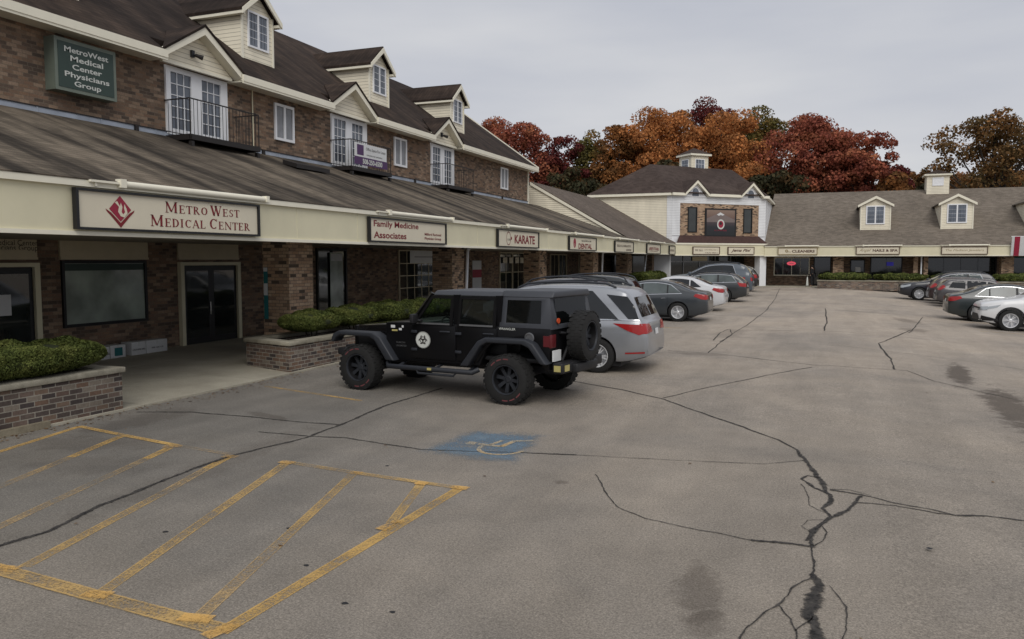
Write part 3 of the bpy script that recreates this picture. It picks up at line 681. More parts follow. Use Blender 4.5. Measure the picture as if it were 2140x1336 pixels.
    f = MB(); f.box(-11.0, -3, 3.64, -10.80, 46.0, 3.745); f.box(-11.0, -3, 2.88, -10.835, 46.0, 2.945); part('fascia_trim', f, M['trim'], root)
    f = MB(); f.box(-16.4, -3, 2.94, -10.98, 46.0, 3.0); part('soffit', f, M['soffit'], root)
    p = MB(); p.tube([(-16.36,20.02,5.9),(-16.36,20.02,7.64)], .02, 8); part('conduit', p, M['cream'], root)
    # ground floor of the left part
    def panel(a0, a1):
        q = MB(); FX.box(q, a0, a1, 2.5, 2.94, 0, .05); FX.box(q, a0, a1, 2.5, 2.55, .05, .075); FX.box(q, a0+.25, a1-.25, 2.70, 2.715, .05, .07); return part('sign_panel', q, M['panel'], root)
    def door(a0, a1, z1=2.43, fr='cream', sign=True, name='door'):
        q = MB(); FX.box(q, a0, a0+.13, .1, z1, 0, .12); FX.box(q, a1-.13, a1, .1, z1, 0, .12); FX.box(q, a0+.13, a1-.13, z1-.09, z1, 0, .12); fo = part('door_frame', q, M[fr], root)
        d = MB(); FX.box(d, a0+.14, a1-.14, .12, z1-.1, 0, .05); do = part(name, d, M['black'], root)
        n = 2 if a1-a0 > 1.8 else 1; w_ = (a1-a0-.28)/n
        for k in range(n): g = MB(); FX.box(g, a0+.14+k*w_+.12, a0+.14+(k+1)*w_-.10, .34, z1-.24, .04, .056); part('pane', g, M['glass_shop'], do)
        h = MB(); h.tube([(-16.32,a0+.14+w_-.05 if n == 2 else a0+.3,.95),(-16.32,a0+.14+w_-.05 if n == 2 else a0+.3,1.3)], .018, 8); part('handle', h, M['chrome'], do)
    door(10.5, 12.68); panel(10.5, 12.68); pn = panel(13.25, 15.8); panel(16.84, 19.22)
    pt = MB(); FX.geo(pt, text_geo('Milford Regional Medical Center', width=2.2), 11.6, 2.85, .055); FX.geo(pt, text_geo('MetroWest Physicians Group', width=2.1), 11.65, 2.74, .055); part('lettering', pt, M['dark_ink'], root)
    window(FX, root, 13.28, 15.74, .92, 2.48, 'black', 'glass_green', 1, 1, .07, depth=.06)
    q = MB(); FX.box(q, 13.36, 15.66, 2.24, 2.40, .0185, .03); part('valance', q, M['green_sign'], root)
    door(16.84, 19.22)
    q = MB(); FX.box(q, 12.9, 13.1, 1.15, 1.5, 0, .01)
    # openings further along
    window(FX, root, 23.15, 25.0, .2, 2.9, 'black', 'glass_shop', 1, 1, .08, leafs=2)
    window(FX, root, 28.83, 32.2, .75, 2.9, 'panel', 'glass_shop', 5, 4, .05, mun=.03)
    door(33.6, 35.0); window(FX, root, 39.7, 43.5, .7, 2.9, 'panel', 'glass_shop', 2, 2, .06, mun=.03, leafs=2)
    # brick piers under the canopy edge
    for y in (-1.2, 7.3, 16.52, 25.88, 35.25, 44.55):
        c = MB(); c.box(-13.3, y, 0, -12.5, y+1.0, 2.94); part('pier', c, M['brick_tan'], root)
build_left()

# ---------------------------------------------------------------- lower unit between the brick building and the corner tower
def build_mid():
    root = thing('shop_unit', 'single storey shop unit with cream clapboard gable and taupe roof behind the brick building', 'building', (-16.4, 54, 0))
    w = MB(); w.box(-23, 46.0, 0, -16.4, 62, 3.4); part('wall', w, M['brick'], root)
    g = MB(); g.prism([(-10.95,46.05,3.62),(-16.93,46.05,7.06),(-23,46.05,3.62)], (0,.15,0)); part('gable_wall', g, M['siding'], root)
    k = MB(); k.prism([(-10.8,45.96,3.68),(-16.93,45.96,7.20),(-16.93,45.96,7.03),(-10.8,45.96,3.52)], (0,.08,0)); part('rake_board', k, M['trim'], root)
    r = MB(); r.prism([(-10.76,46.05,3.74),(-16.93,46.05,7.26),(-23.2,46.05,3.6),(-23.2,46.05,3.55),(-16.93,46.05,7.18),(-10.76,46.05,3.735)], (0,16.6,0)); part('roof', r, M['roof_mid'], root)
    f = MB(); f.box(-11.0, 46.02, 2.90, -10.87, 61.45, 3.64); part('fascia', f, M['cream'], root)
    f = MB(); f.box(-11.0, 46.02, 3.62, -10.80, 61.4, 3.735); f.box(-11.0, 46.02, 2.86, -10.835, 61.4, 2.925); part('fascia_trim', f, M['trim'], root)
    f = MB(); f.box(-16.4, 46.02, 2.92, -10.98, 61.5, 2.98); part('soffit', f, M['soffit'], root)
    for y in (53.0,):
        c = MB(); c.box(-13.3, y, 0, -12.5, y+1.3, 2.92); part('pier', c, M['brick_tan'], root)
    c = MB(); c.box(-12.9, 60.2, 0, -12.3, 60.9, 2.92); part('pier', c, M['brick'], root)
    window(FX, root, 48.2, 51.6, .5, 2.85, 'panel', 'glass_shop', 2, 1, .06, leafs=2); window(FX, root, 54.5, 58.6, .5, 2.85, 'panel', 'glass_shop', 2, 1, .06, leafs=2)
build_mid()

# ---------------------------------------------------------------- corner tower
A_ = (-11.17, 61.9); U_ = (.70711, .70711); N_ = (.70711, -.70711)
CH = Face('c', (A_, U_, N_))
def build_tower():
    root = thing('corner_tower', 'cream corner tower block with brown hip roof, cupola and brick panel set at an angle', 'building', (-9, 66, 0))
    w = MB(); w.box(-17.6, 61.9, 2.95, -11.17, 78, 7.5); part('wall', w, M['siding'], root)
    w = MB(); w.prism([(-11.165,61.9,2.95),(-4.76,68.31,2.95),(-4.76,77.9,2.95),(-11.165,77.9,2.95)], (0,0,4.55)); part('front_wall', w, M['white'], root)
    b = MB(); b.box(-11.55, 61.86, 3.5, -11.15, 61.91, 7.45); CH.box(b, 0, .72, 4.35, 7.42, .003, .05); CH.box(b, 8.36, 9.06, 4.35, 7.42, .003, .05); CH.box(b, .72, 8.36, 6.86, 7.42, .003, .05)
    b.prism([(-4.755,68.3,3.6),(-4.755,68.3,7.4),(-4.755,77.5,7.4)][::-1], (.03,0,0))
    part('corner_board', b, M['siding_white'], root)
    b = MB(); CH.box(b, .72, 8.36, 4.35, 6.86, .002, .03); part('brick_panel', b, M['brick_tan'], root)
    CH3 = Face('c', ((A_[0]+N_[0]*.03, A_[1]+N_[1]*.03), U_, N_))
    for a0, a1 in ((1.44,2.30), (6.81,7.69)): window(CH3, root, a0, a1, 4.62, 6.58, 'black', 'glass_shop', 1, 1, .07, depth=.07)
    # framed picture window with a dusky mountain view and a round red and white badge
    f = MB(); CH.box(f, 3.05, 6.08, 4.28, 6.52, .03, .10); fo = part('picture_frame', f, M['black'], root)
    def tri(name, pts, m, o): q = MB(); q.add([CH.p(a, z, o) for a, z in pts], [tuple(range(len(pts)))]); part(name, q, m, fo)
    sky_m = NT('dusk_print'); p = sky_m.sep(sky_m.pos()); cr = sky_m.ramp(sky_m.math('DIVIDE', sky_m.math('SUBTRACT', p[2], 4.3), 2.2), [(.0, (.012,.014,.016)), (.35, (.02,.022,.026)), (.5, (.06,.045,.05)), (.7, (.16,.10,.08)), (.95, (.24,.17,.13))]); sky_m.fin(cr, .3)
    tri('print', [(3.2,4.4),(5.93,4.4),(5.93,6.4),(3.2,6.4)], sky_m.m, .104)
    tri('print', [(3.2,5.72),(3.9,5.98),(4.5,6.22),(5.1,5.95),(5.93,5.66),(5.93,5.45),(3.2,5.45)], plain('hazy_peak_print', (.20,.16,.15), .4), .107)
    tri('print', [(4.15,6.04),(4.5,6.22),(4.9,6.04),(4.7,5.96),(4.55,6.02),(4.35,5.95)], M['paper'], .110)
    for rr, m, o in ((.36, 'offwhite', .112), (.25, 'red_ink', .116)):
        tri('badge', [(4.56+rr*math.cos(k*math.pi/12), 5.28+rr*1.1*math.sin(k*math.pi/12)) for k in range(24)], M[m], o)
    tri('badge', [(4.56+.12*math.cos(k*math.pi/6)-.02, 5.35+.13*math.sin(k*math.pi/6)) for k in range(12)], M['dark_ink'], .119)
    q = MB(); g = bars_geo(1.2, .16, 5); CH.geo(q, g, 4.56, 4.83, .112); part('lettering', q, M['red_ink'], fo)
    # skirt roof, cornice, gablets
    s_ = MB(); P = lambda a, z, o: CH.p(a, z, o)
    s_.add([P(.70,4.38,.06), P(8.38,4.38,.06), P(9.0,3.76,.50), P(.1,3.76,.50), P(.70,3.7,.06), P(8.38,3.7,.06)], [(3,2,1,0),(0,4,3),(1,2,5),(3,4,5,2)])
    part('skirt_roof', s_, plain('maroon_brown_shingles', (.075,.038,.032), .85, dirt=.4, scale=4), root, fix=True)
    z0 = 7.42; k = MB(); CH.box(k, -.15, 1.05, z0, z0+.2, 0, .35); CH.box(k, 3.15, 6.45, z0, z0+.2, 0, .35); CH.box(k, 8.55, 9.2, z0, z0+.2, 0, .35)
    k.box(-17.85, 61.62, z0, -11.2, 61.9, z0+.2); k.box(-4.76, 68.2, z0, -4.48, 78, z0+.2)
    for c in (2.1, 7.5):
        for sg in (-1, 1):
            pts = [CH.p(c+sg*1.12, z0, .0), CH.p(c+sg*1.12, z0+.2, .0), CH.p(c, z0+1.24, .0), CH.p(c, z0+.98, .0)]; n = Vector((N_[0], N_[1], 0))*.38; k.prism(pts, n)
    part('cornice', k, M['trim'], root)
    for c in (2.1, 7.5):
        q = MB(); q.prism([CH.p(c-1.0, z0-.05, .02), CH.p(c+1.0, z0-.05, .02), CH.p(c, z0+1.05, .02)], Vector((N_[0], N_[1], 0))*.08); go = part('gablet', q, M['white'], root)
        arch = [(c+.3*math.cos(R_(180*j/10)), z0+.28+.34*math.sin(R_(180*j/10))) for j in range(11)] + [(c-.3, z0+.0), (c+.3, z0+.0)]
        q = MB(); q.add([CH.p(a, z, .106) for a, z in arch], [tuple(range(len(arch)))]); part('arched_window', q, M['glass_blue'], go)
        q = MB(); apex = Vector(CH.p(c, z0+1.24, .42))
        for sg in (-1, 1):
            e = Vector(CH.p(c+sg*1.2, z0+.17, .42)); back = Vector(CH.p(c, z0+1.24, -1.75)); bo_ = Vector(CH.p(c+sg*1.2, z0+.17, -.15)); q.prism([e, apex, back, bo_][::sg], (0,0,.06))
        part('gablet_roof', q, M['roof_tower'], go)
    e = .0; ze = 7.62
    P0, A1, B1, P3, P4 = (-17.9,61.6,ze), (-11.05,61.6,ze), (-4.46,68.15,ze), (-4.46,78.2,ze), (-17.9,78.2,ze); R1, R2 = (-13.67,65.6,10.3), (-7.8,71.5,10.2)
    r = MB(); v = [P0, A1, B1, P3, P4, R1, R2] ; r.add(v, [(0,1,5),(1,2,6,5),(2,3,6),(3,4,6),(4,5,6),(4,0,5),(0,4,3,2,1)]); part('roof', r, M['roof_tower'], root)
    # cupola turned with the front
    cc = (-10.78, 69.64); h = .86; u = Vector((*U_, 0)); n = Vector((*N_, 0)); C_ = Vector((*cc, 0))
    b = MB(); b.obox(C_-u*h-n*h+Vector((0,0,9.2)), u*2*h, n*2*h, Vector((0,0,2.1))); cu = part('cupola', b, M['siding'], root)
    b = MB(); b.obox(C_-u*(h+.2)-n*(h+.2)+Vector((0,0,11.22)), u*2*(h+.2), n*2*(h+.2), Vector((0,0,.16))); part('cupola_cornice', b, M['trim'], cu)
    b = MB(); q = [C_+u*(h+.22)*a+n*(h+.22)*c_+Vector((0,0,11.38)) for a, c_ in ((-1,1),(1,1),(1,-1),(-1,-1))]; b.add(q+[C_+Vector((0,0,11.98))], [(0,1,4),(1,2,4),(2,3,4),(3,0,4),(3,2,1,0)]); part('cupola_roof', b, M['roof_tower'], cu)
    F1 = Face('c', ((C_-u*h+n*h)[:2], U_, N_)); F2 = Face('c', ((C_-u*h-n*h)[:2], N_, (-U_[0], -U_[1])))
    for F in (F1, F2): window(F, cu, .38, 1.34, 10.1, 10.95, 'white', 'glass_blue', 3, 2, .06, depth=.04)
    # ground floor: white columns, dark glazed recess
    f = MB(); CH.box(f, -.05, 9.2, 2.84, 3.72, .35, .50); part('fascia', f, M['cream'], root)
    f = MB(); CH.box(f, -.05, 9.2, 3.66, 3.78, .30, .56); CH.box(f, 0, 9.2, 2.80, 2.86, .33, .535); part('fascia_trim', f, M['trim'], root)
    f = MB(); f.prism([(-16.4,61.6,2.85),(-11.0,61.6,2.85),(-4.6,68.0,2.85),(-4.6,71,2.85),(-16.4,76,2.85)], (0,0,.08)); part('soffit', f, M['soffit'], root)
    f = MB(); f.box(-12.5, 61.75, .3, -11.25, 62.2, 2.86); f.box(-11.35,61.72,.3,-11.2,61.8,2.86); part('column', f, M['white'], root); f = MB(); CH.box(f, 8.35, 9.0, .3, 2.86, -.3, .32); part('column', f, M['white'], root)
    w = MB(); w.box(-7.4, 70.95, 0, -4.71, 71.3, 3.0); part('wall', w, M['brick'], root); w = MB(); w.box(-23, 62.0, 0, -15.3, 62.4, 3.0); part('wall', w, M['brick'], root)
    f = MB(); CH.box(f, -3.5, 9.5, .3, 2.86, -3.2, -3.0); part('shopfront', f, M['glass_shop'], root)
    f = MB()
    for a in (0, 1.6, 3.2, 4.8, 6.4, 8.0): CH.box(f, a, a+.08, .3, 2.86, -3.0, -2.94)
    CH.box(f, 0, 8, 2.3, 2.38, -3.0, -2.945); part('shopfront_frame', f, M['alloy_dark'], root)
    f = MB(); CH.box(f, 4.1, 5.6, 2.4, 2.75, -2.93, -2.9); part('sign_panel', f, M['panel'], root)
build_tower()

# ---------------------------------------------------------------- back wing
FB = Face('y', 71.0)
def build_back():
    root = thing('shop_wing', 'long low shop wing at the back with taupe shingle roof, cream dormers and a cupola', 'building', (8, 71, 0))
    w = MB(); w.box(-4.7, 71.0, .2, 24, 78, 3.4); part('wall', w, M['brick'], root)
    r = MB(); r.prism([(-4.73,67.5,3.62),(-4.73,79,8.62),(-4.73,90.5,3.6),(-4.73,90.5,3.5),(-4.73,79,8.5),(-4.73,67.5,3.6)], (29,0,0)); part('roof', r, M['roof_back'], root)
    f = MB(); f.box(-4.7, 67.6, 2.80, 24, 67.75, 3.56); part('fascia', f, M['cream'], root)
    f = MB(); f.box(-4.7, 67.54, 3.5, 24, 67.75, 3.625); f.box(-4.7, 67.57, 2.76, 24, 67.75, 2.825); part('fascia_trim', f, M['trim'], root)
    f = MB(); f.box(-4.7, 67.72, 2.82, 24, 71, 2.88); part('soffit', f, M['soffit'], root)
    for xc in (3.54, 9.3, 15.06):
        yf = 70.4; d = MB(); d.prism([(xc-1.1,yf,4.8),(xc+1.1,yf,4.8),(xc+1.1,yf,6.86),(xc,yf,7.42),(xc-1.1,yf,6.86)], (0,6,0)); do = part('dormer', d, M['siding'], root)
        q = MB()
        for sg in (-1, 1): q.prism([(xc+sg*1.3,yf-.15,6.80),(xc,yf-.15,7.5),(xc,yf-.15,7.58),(xc+sg*1.3,yf-.15,6.88)], (0,6.2,0))
        part('dormer_roof', q, M['roof_back'], do)
        k = MB()
        for sg in (-1, 1): k.prism([(xc+sg*1.32,yf-.16,6.68),(xc+sg*1.32,yf-.16,6.86),(xc,yf-.16,7.57),(xc,yf-.16,7.36)], (0,-.05,0)); k.box(xc+sg*1.04,yf-.03,4.8,xc+sg*1.12,yf,6.85)
        part('trim_board', k, M['trim'], do)
        window(Face('y', yf), do, xc-.70, xc+.68, 5.32, 6.80, 'white', 'glass_blue', 3, 4, .09, .1, .010, .05, leafs=2)
    b = MB(); b.box(7.87, 77.9, 7.9, 9.6, 79.6, 9.78); cu = part('cupola', b, M['siding'], root)
    b = MB(); b.box(7.66, 77.7, 9.72, 9.81, 79.8, 9.86); part('cupola_cornice', b, M['trim'], cu)
    b = MB(); b.add([(7.64,77.68,9.86),(9.83,77.68,9.86),(9.83,79.82,9.86),(7.64,79.82,9.86),(8.73,78.75,10.3)], [(0,1,4),(1,2,4),(2,3,4),(3,0,4),(3,2,1,0)]); part('cupola_roof', b, M['roof_up'], cu)
    window(Face('y', 77.9), cu, 8.3, 9.17, 8.85, 9.55, 'white', 'white', 4, 2, .05, depth=.04)
    window(FB, root, -4.15, -1.3, 1.15, 2.7, 'trim', 'glass_shop', 2, 1, .08, mull=.05, leafs=2)
    window(FB, root, -1.0, .35, .4, 2.75, 'black', 'glass_shop', 1, 1, .08); window(FB, root, 1.8, 2.9, .4, 2.5, 'black', 'glass_shop', 1, 1, .08)
    window(FB, root, 3.3, 5.65, .8, 2.7, 'black', 'glass_shop', 2, 1, .08); window(FB, root, 7.3, 12.2, .6, 2.7, 'black', 'glass_shop', 4, 1, .08)
    window(FB, root, 13.2, 18, .6, 2.7, 'teal', 'glass_shop', 3, 1, .08)
    for x, a in ((.48,.78), (12.1,.8), (19,.8)): c = MB(); c.box(x, 68.6, .3, x+a, 69.3, 2.85); part('pier', c, M['brick_tan'], root)
    c = MB(); c.box(6.25, 68.7, .3, 6.55, 69.1, 2.85); c.box(6.95,68.7,.3,7.25,69.1,2.85); part('pier', c, M['brick_tan'], root)
build_back()
# ---------------------------------------------------------------- vehicles (built in metres, nose towards local +x, scaled by CS)
CS = 1.10
def interp(pts, x):
    if x <= pts[0][0]: return pts[0][1]
    for (a, b), (c, d) in zip(pts, pts[1:]):
        if x <= c: return b + (d-b)*(x-a)/max(c-a, 1e-6)
    return pts[-1][1]
def chaikin(p, n=2):
    for _ in range(n):
        q = [p[0]]
        for a, b in zip(p, p[1:]): q += [(a[0]*.75+b[0]*.25, a[1]*.75+b[1]*.25), (a[0]*.25+b[0]*.75, a[1]*.25+b[1]*.75)]
        q.append(p[-1]); p = q
    return p
class Car:
    def __init__(s, L, Wd, top, belt, wheels, wr, zb=.20, tumble=.30, nose=.12, tail=.10):
        s.L = L; s.W = Wd; s.top = chaikin(top, 2); s.belt = belt; s.wh = wheels; s.wr = wr; s.zb = zb; s.tumble = tumble
        N = 64; xs = sorted(set([0, .012, .03, .06, .1, .16, .24, .34] + [L-v for v in (0, .012, .03, .06, .1, .16, .24, .34)] + [L*i/N for i in range(1, N)]))
        mb = MB(); prev = None; s.xs = xs
        for x in xs:
            sec = s.section(x, nose, tail); n = len(sec); ring = [(L/2-x, y, z) for y, z in sec] + [(L/2-x, -y, z) for y, z in sec[-2:0:-1]]
            o = len(mb.v); mb.v += ring; k = len(ring)
            if prev is not None:
                for j in range(k): mb.f.append((prev+j, prev+(j+1) % k, o+(j+1) % k, o+j)); mb.mi.append(0)
            else: first = list(range(k))
            prev = o
        mb.f.append(tuple(first[::-1])); mb.f.append(tuple(range(prev, prev+k))); mb.mi += [0, 0]
        s.mb = mb; me = mb.mesh('body', [M['black']], fix=True); bm = bmesh.new(); bm.from_mesh(me); bmesh.ops.triangulate(bm, faces=bm.faces); s.bvh = BVHTree.FromBMesh(bm); s.me = me; bm.free()
    def section(s, x, nose, tail):
        zt = interp(s.top, x); t0 = min(1, x/.55); t1 = min(1, (s.L-x)/.45)
        pl = 1 - nose*(1-t0)**2.2 - .05*max(0, 1-x/.08)**2 - tail*(1-t1)**2.2 - .05*max(0, 1-(s.L-x)/.08)**2
        pl *= 1 - .018*abs((x-s.L*.5)/(s.L*.5))**2
        w = s.W/2*pl; zb = s.zb + .10*max(0, 1-x/.5)**1.5 + .13*max(0, 1-(s.L-x)/.55)**1.5
        zt2 = zt - .04*max(0, 1-x/.06)**2 - .03*max(0, 1-(s.L-x)/.06)**2
        be = min(interp(s.belt, x), zt2-.07); H = be-zb
        yr = w*.95 - max(0, zt2-.07-be)*s.tumble
        zr = max(be+.004, zt2-.065)
        P = [(0, zb), (w*.70, zb), (w*.90, zb+.02), (w*.955, zb+.10*1), (w*.985, zb+.38*H), (w*1.0, zb+.62*H), (w*.992, zb+.80*H), (w*.972, be-.02), (w*.95, be+.002), (yr*.5+w*.475, zr*.5+be*.5), (yr, zr), (yr-.035, zr+(zt2-zr)*.55), (yr-.12, zt2-.012), (yr*.55, zt2-.002), (0, zt2+.006)]
        return P
    def roofz(s, x): return interp(s.top, x)
    def decal(s, poly, axis, sgn=1, off=.005, step=.09, tol=.35):
        """poly: 2D outline; axis 'y' -> (x from nose, z); 'x' -> (y, z); 'z' -> (x from nose, y). Laid on the body surface."""
        bm = bmesh.new(); L = s.L
        def P3(a, b): return {'y': (L/2-a, 0, b), 'x': (0, a, b), 'z': (L/2-a, b, 0)}[axis]
        f = bm.faces.new([bm.verts.new(P3(a, b)) for a, b in poly])
        A = [p[0] for p in poly]; B = [p[1] for p in poly]
        for lo, hi, idx in ((min(A), max(A), 0), (min(B), max(B), 1)):
            n = int((hi-lo)/step)
            for k in range(1, n+1):
                c = lo+(hi-lo)*k/(n+1)
                co = P3(c, 0) if idx == 0 else P3(0, c)
                no = {('y', 0): (1,0,0), ('y', 1): (0,0,1), ('x', 0): (0,1,0), ('x', 1): (0,0,1), ('z', 0): (1,0,0), ('z', 1): (0,1,0)}[(axis, idx)]
                bmesh.ops.bisect_plane(bm, geom=bm.verts[:]+bm.edges[:]+bm.faces[:], plane_co=co, plane_no=no)
        D = {'x': Vector((sgn, 0, 0)), 'y': Vector((0, sgn, 0)), 'z': Vector((0, 0, 1))}[axis]; bad = []
        for v in bm.verts:
            loc, nrm, i, d = s.bvh.ray_cast(v.co + D*6, -D)
            if loc is None: bad.append(v); continue
            if nrm.dot(D) < 0: nrm = -nrm
            v.co = loc + nrm*off
        bmesh.ops.delete(bm, geom=bad, context='VERTS')
        bmesh.ops.triangulate(bm, faces=bm.faces)
        bm.normal_update()
        for f in bm.faces:
            if f.normal.dot(D) < 0: f.normal_flip()
        for f in bm.faces: f.smooth = True
        me = bpy.data.meshes.new('d'); bm.to_mesh(me); bm.free(); return me
def scale_me(me, k=CS): me.transform(Matrix.Scale(k, 4)); return me
def wheel_parts(root, x, y, r, w, side, rim='alloy', spokes=10, tread=False, double=False, name='wheel', at=None, red=False, knob=False):
    wo = link(name, None, root); wo.location = at if at else (x, y, r)
    wo.rotation_euler = (0, 0, 0 if side > 0 else math.pi); wo.empty_display_size = .2
    hw = w/2; rr = r*(.60 if knob else .68)
    t_ = MB(); t_.lathe([(rr, -hw*.85), (rr*1.02, hw*.0-hw), (r*.90, -hw), (r*.975, -hw*.86), (r, -hw*.6), (r, hw*.6), (r*.975, hw*.86), (r*.90, hw), (rr*1.04, hw*1.0), (rr, hw*.9)], 40)
    if tread:
        for k in range(26):
            a = 2*math.pi*k/26
            for row, (y0, y1) in enumerate(((-hw*.98, -hw*.55), (-hw*.45, -hw*.02), (hw*.05, hw*.48), (hw*.56, hw*.98))):
                b = a + (row % 2)*math.pi/26; da = math.pi/26*.62
                pts = [Vector((q*math.cos(c), yy, q*math.sin(c))) for q, c, yy in ((r*.97,b-da,y0),(r*.97,b+da,y0),(r*.97,b+da,y1),(r*.97,b-da,y1),(r*1.012,b-da,y0),(r*1.012,b+da,y0),(r*1.012,b+da,y1),(r*1.012,b-da,y1))]
                t_.add(pts, [(0,3,2,1),(4,5,6,7),(0,1,5,4),(1,2,6,5),(2,3,7,6),(3,0,4,7)])
    link('tyre', scale_me(t_.mesh('tyre', M['tyre'], 35)), wo)
    m = MB(); m.lathe([(rr*.995, hw*.96), (rr*.985, hw*.98), (rr*.93, hw*.92), (rr*.9, hw*.35), (rr*.86, -hw*.4), (.05, -hw*.4), (0.001, -hw*.4)], 36)
    ro = link('rim', scale_me(m.mesh('rim', M['rim_black' if knob else rim], 35)), wo)
    m = MB(); depth = hw*.2 if knob else hw*.72
    for k in range(spokes):
        a = 2*math.pi*k/spokes + .15
        for da in ((-.10, .10) if double else (0,)):
            c0, c1 = math.cos(a+da*.4), math.cos(a+da*1.6); s0, s1 = math.sin(a+da*.4), math.sin(a+da*1.6)
            wi, wo_ = (rr*.20, rr*.26) if knob else ((rr*.09, rr*.10) if double or spokes > 7 else (rr*.13, rr*.15)); n0 = Vector((-s0, 0, c0)); n1 = Vector((-s1, 0, c1))
            p0 = Vector((c0*rr*.16, depth*1.05, s0*rr*.16)); p1 = Vector((c1*rr*.93, depth, s1*rr*.93)); b = Vector((0, -.035, 0))
            v = [p0-n0*wi/2, p0+n0*wi/2, p1+n1*wo_/2, p1-n1*wo_/2]; m.add(v + [q+b for q in v], [(0,1,2,3),(7,6,5,4),(0,4,5,1),(1,5,6,2),(2,6,7,3),(3,7,4,0)])
    m.lathe([(rr*.24, depth-.04), (rr*.24, depth*1.05+.004), (rr*.16, depth*1.05+.012), (.001, depth*1.05+.012)], 20)
    m.lathe([(rr*.995, hw*.90), (rr*.99, hw*1.0), (rr*.93, hw*.98), (rr*.90, hw*.80)], 36)
    mesh = scale_me(m.mesh('spokes', M[rim], None)); bm = bmesh.new(); bm.from_mesh(mesh); bmesh.ops.recalc_face_normals(bm, faces=bm.faces); bm.to_mesh(mesh); bm.free()
    link('spokes', mesh, ro)
    if red:
        m = MB()
        for t0, t1, q in ((40, 105, 0), (215, 285, 0)):
            prev = None
            for k in range(13):
                a = R_(t0+(t1-t0)*k/12); 
                cur = ((r*.80*math.cos(a), hw*1.012, r*.80*math.sin(a)), (r*.845*math.cos(a), hw*1.012, r*.845*math.sin(a)))
                if prev and k % 4: m.quad(prev[0], prev[1], cur[1], cur[0])
                prev = cur
        link('sidewall_lettering', scale_me(m.mesh('l', plain('dusty_red_marking', (.17,.05,.055), .8))), wo)
    wo.location = tuple(c*CS for c in wo.location); return wo
def place(root, contact, lx, ly, heading):
    """put local point (lx, ly) of the car over the world ground point contact"""
    c, s_ = math.cos(heading), math.sin(heading); x = contact[0] - (c*lx - s_*ly)*CS; y = contact[1] - (s_*lx + c*ly)*CS
    z = gz(contact[1], contact[0]); root.location = (x, y, z); root.rotation_euler = (0, 0, heading)
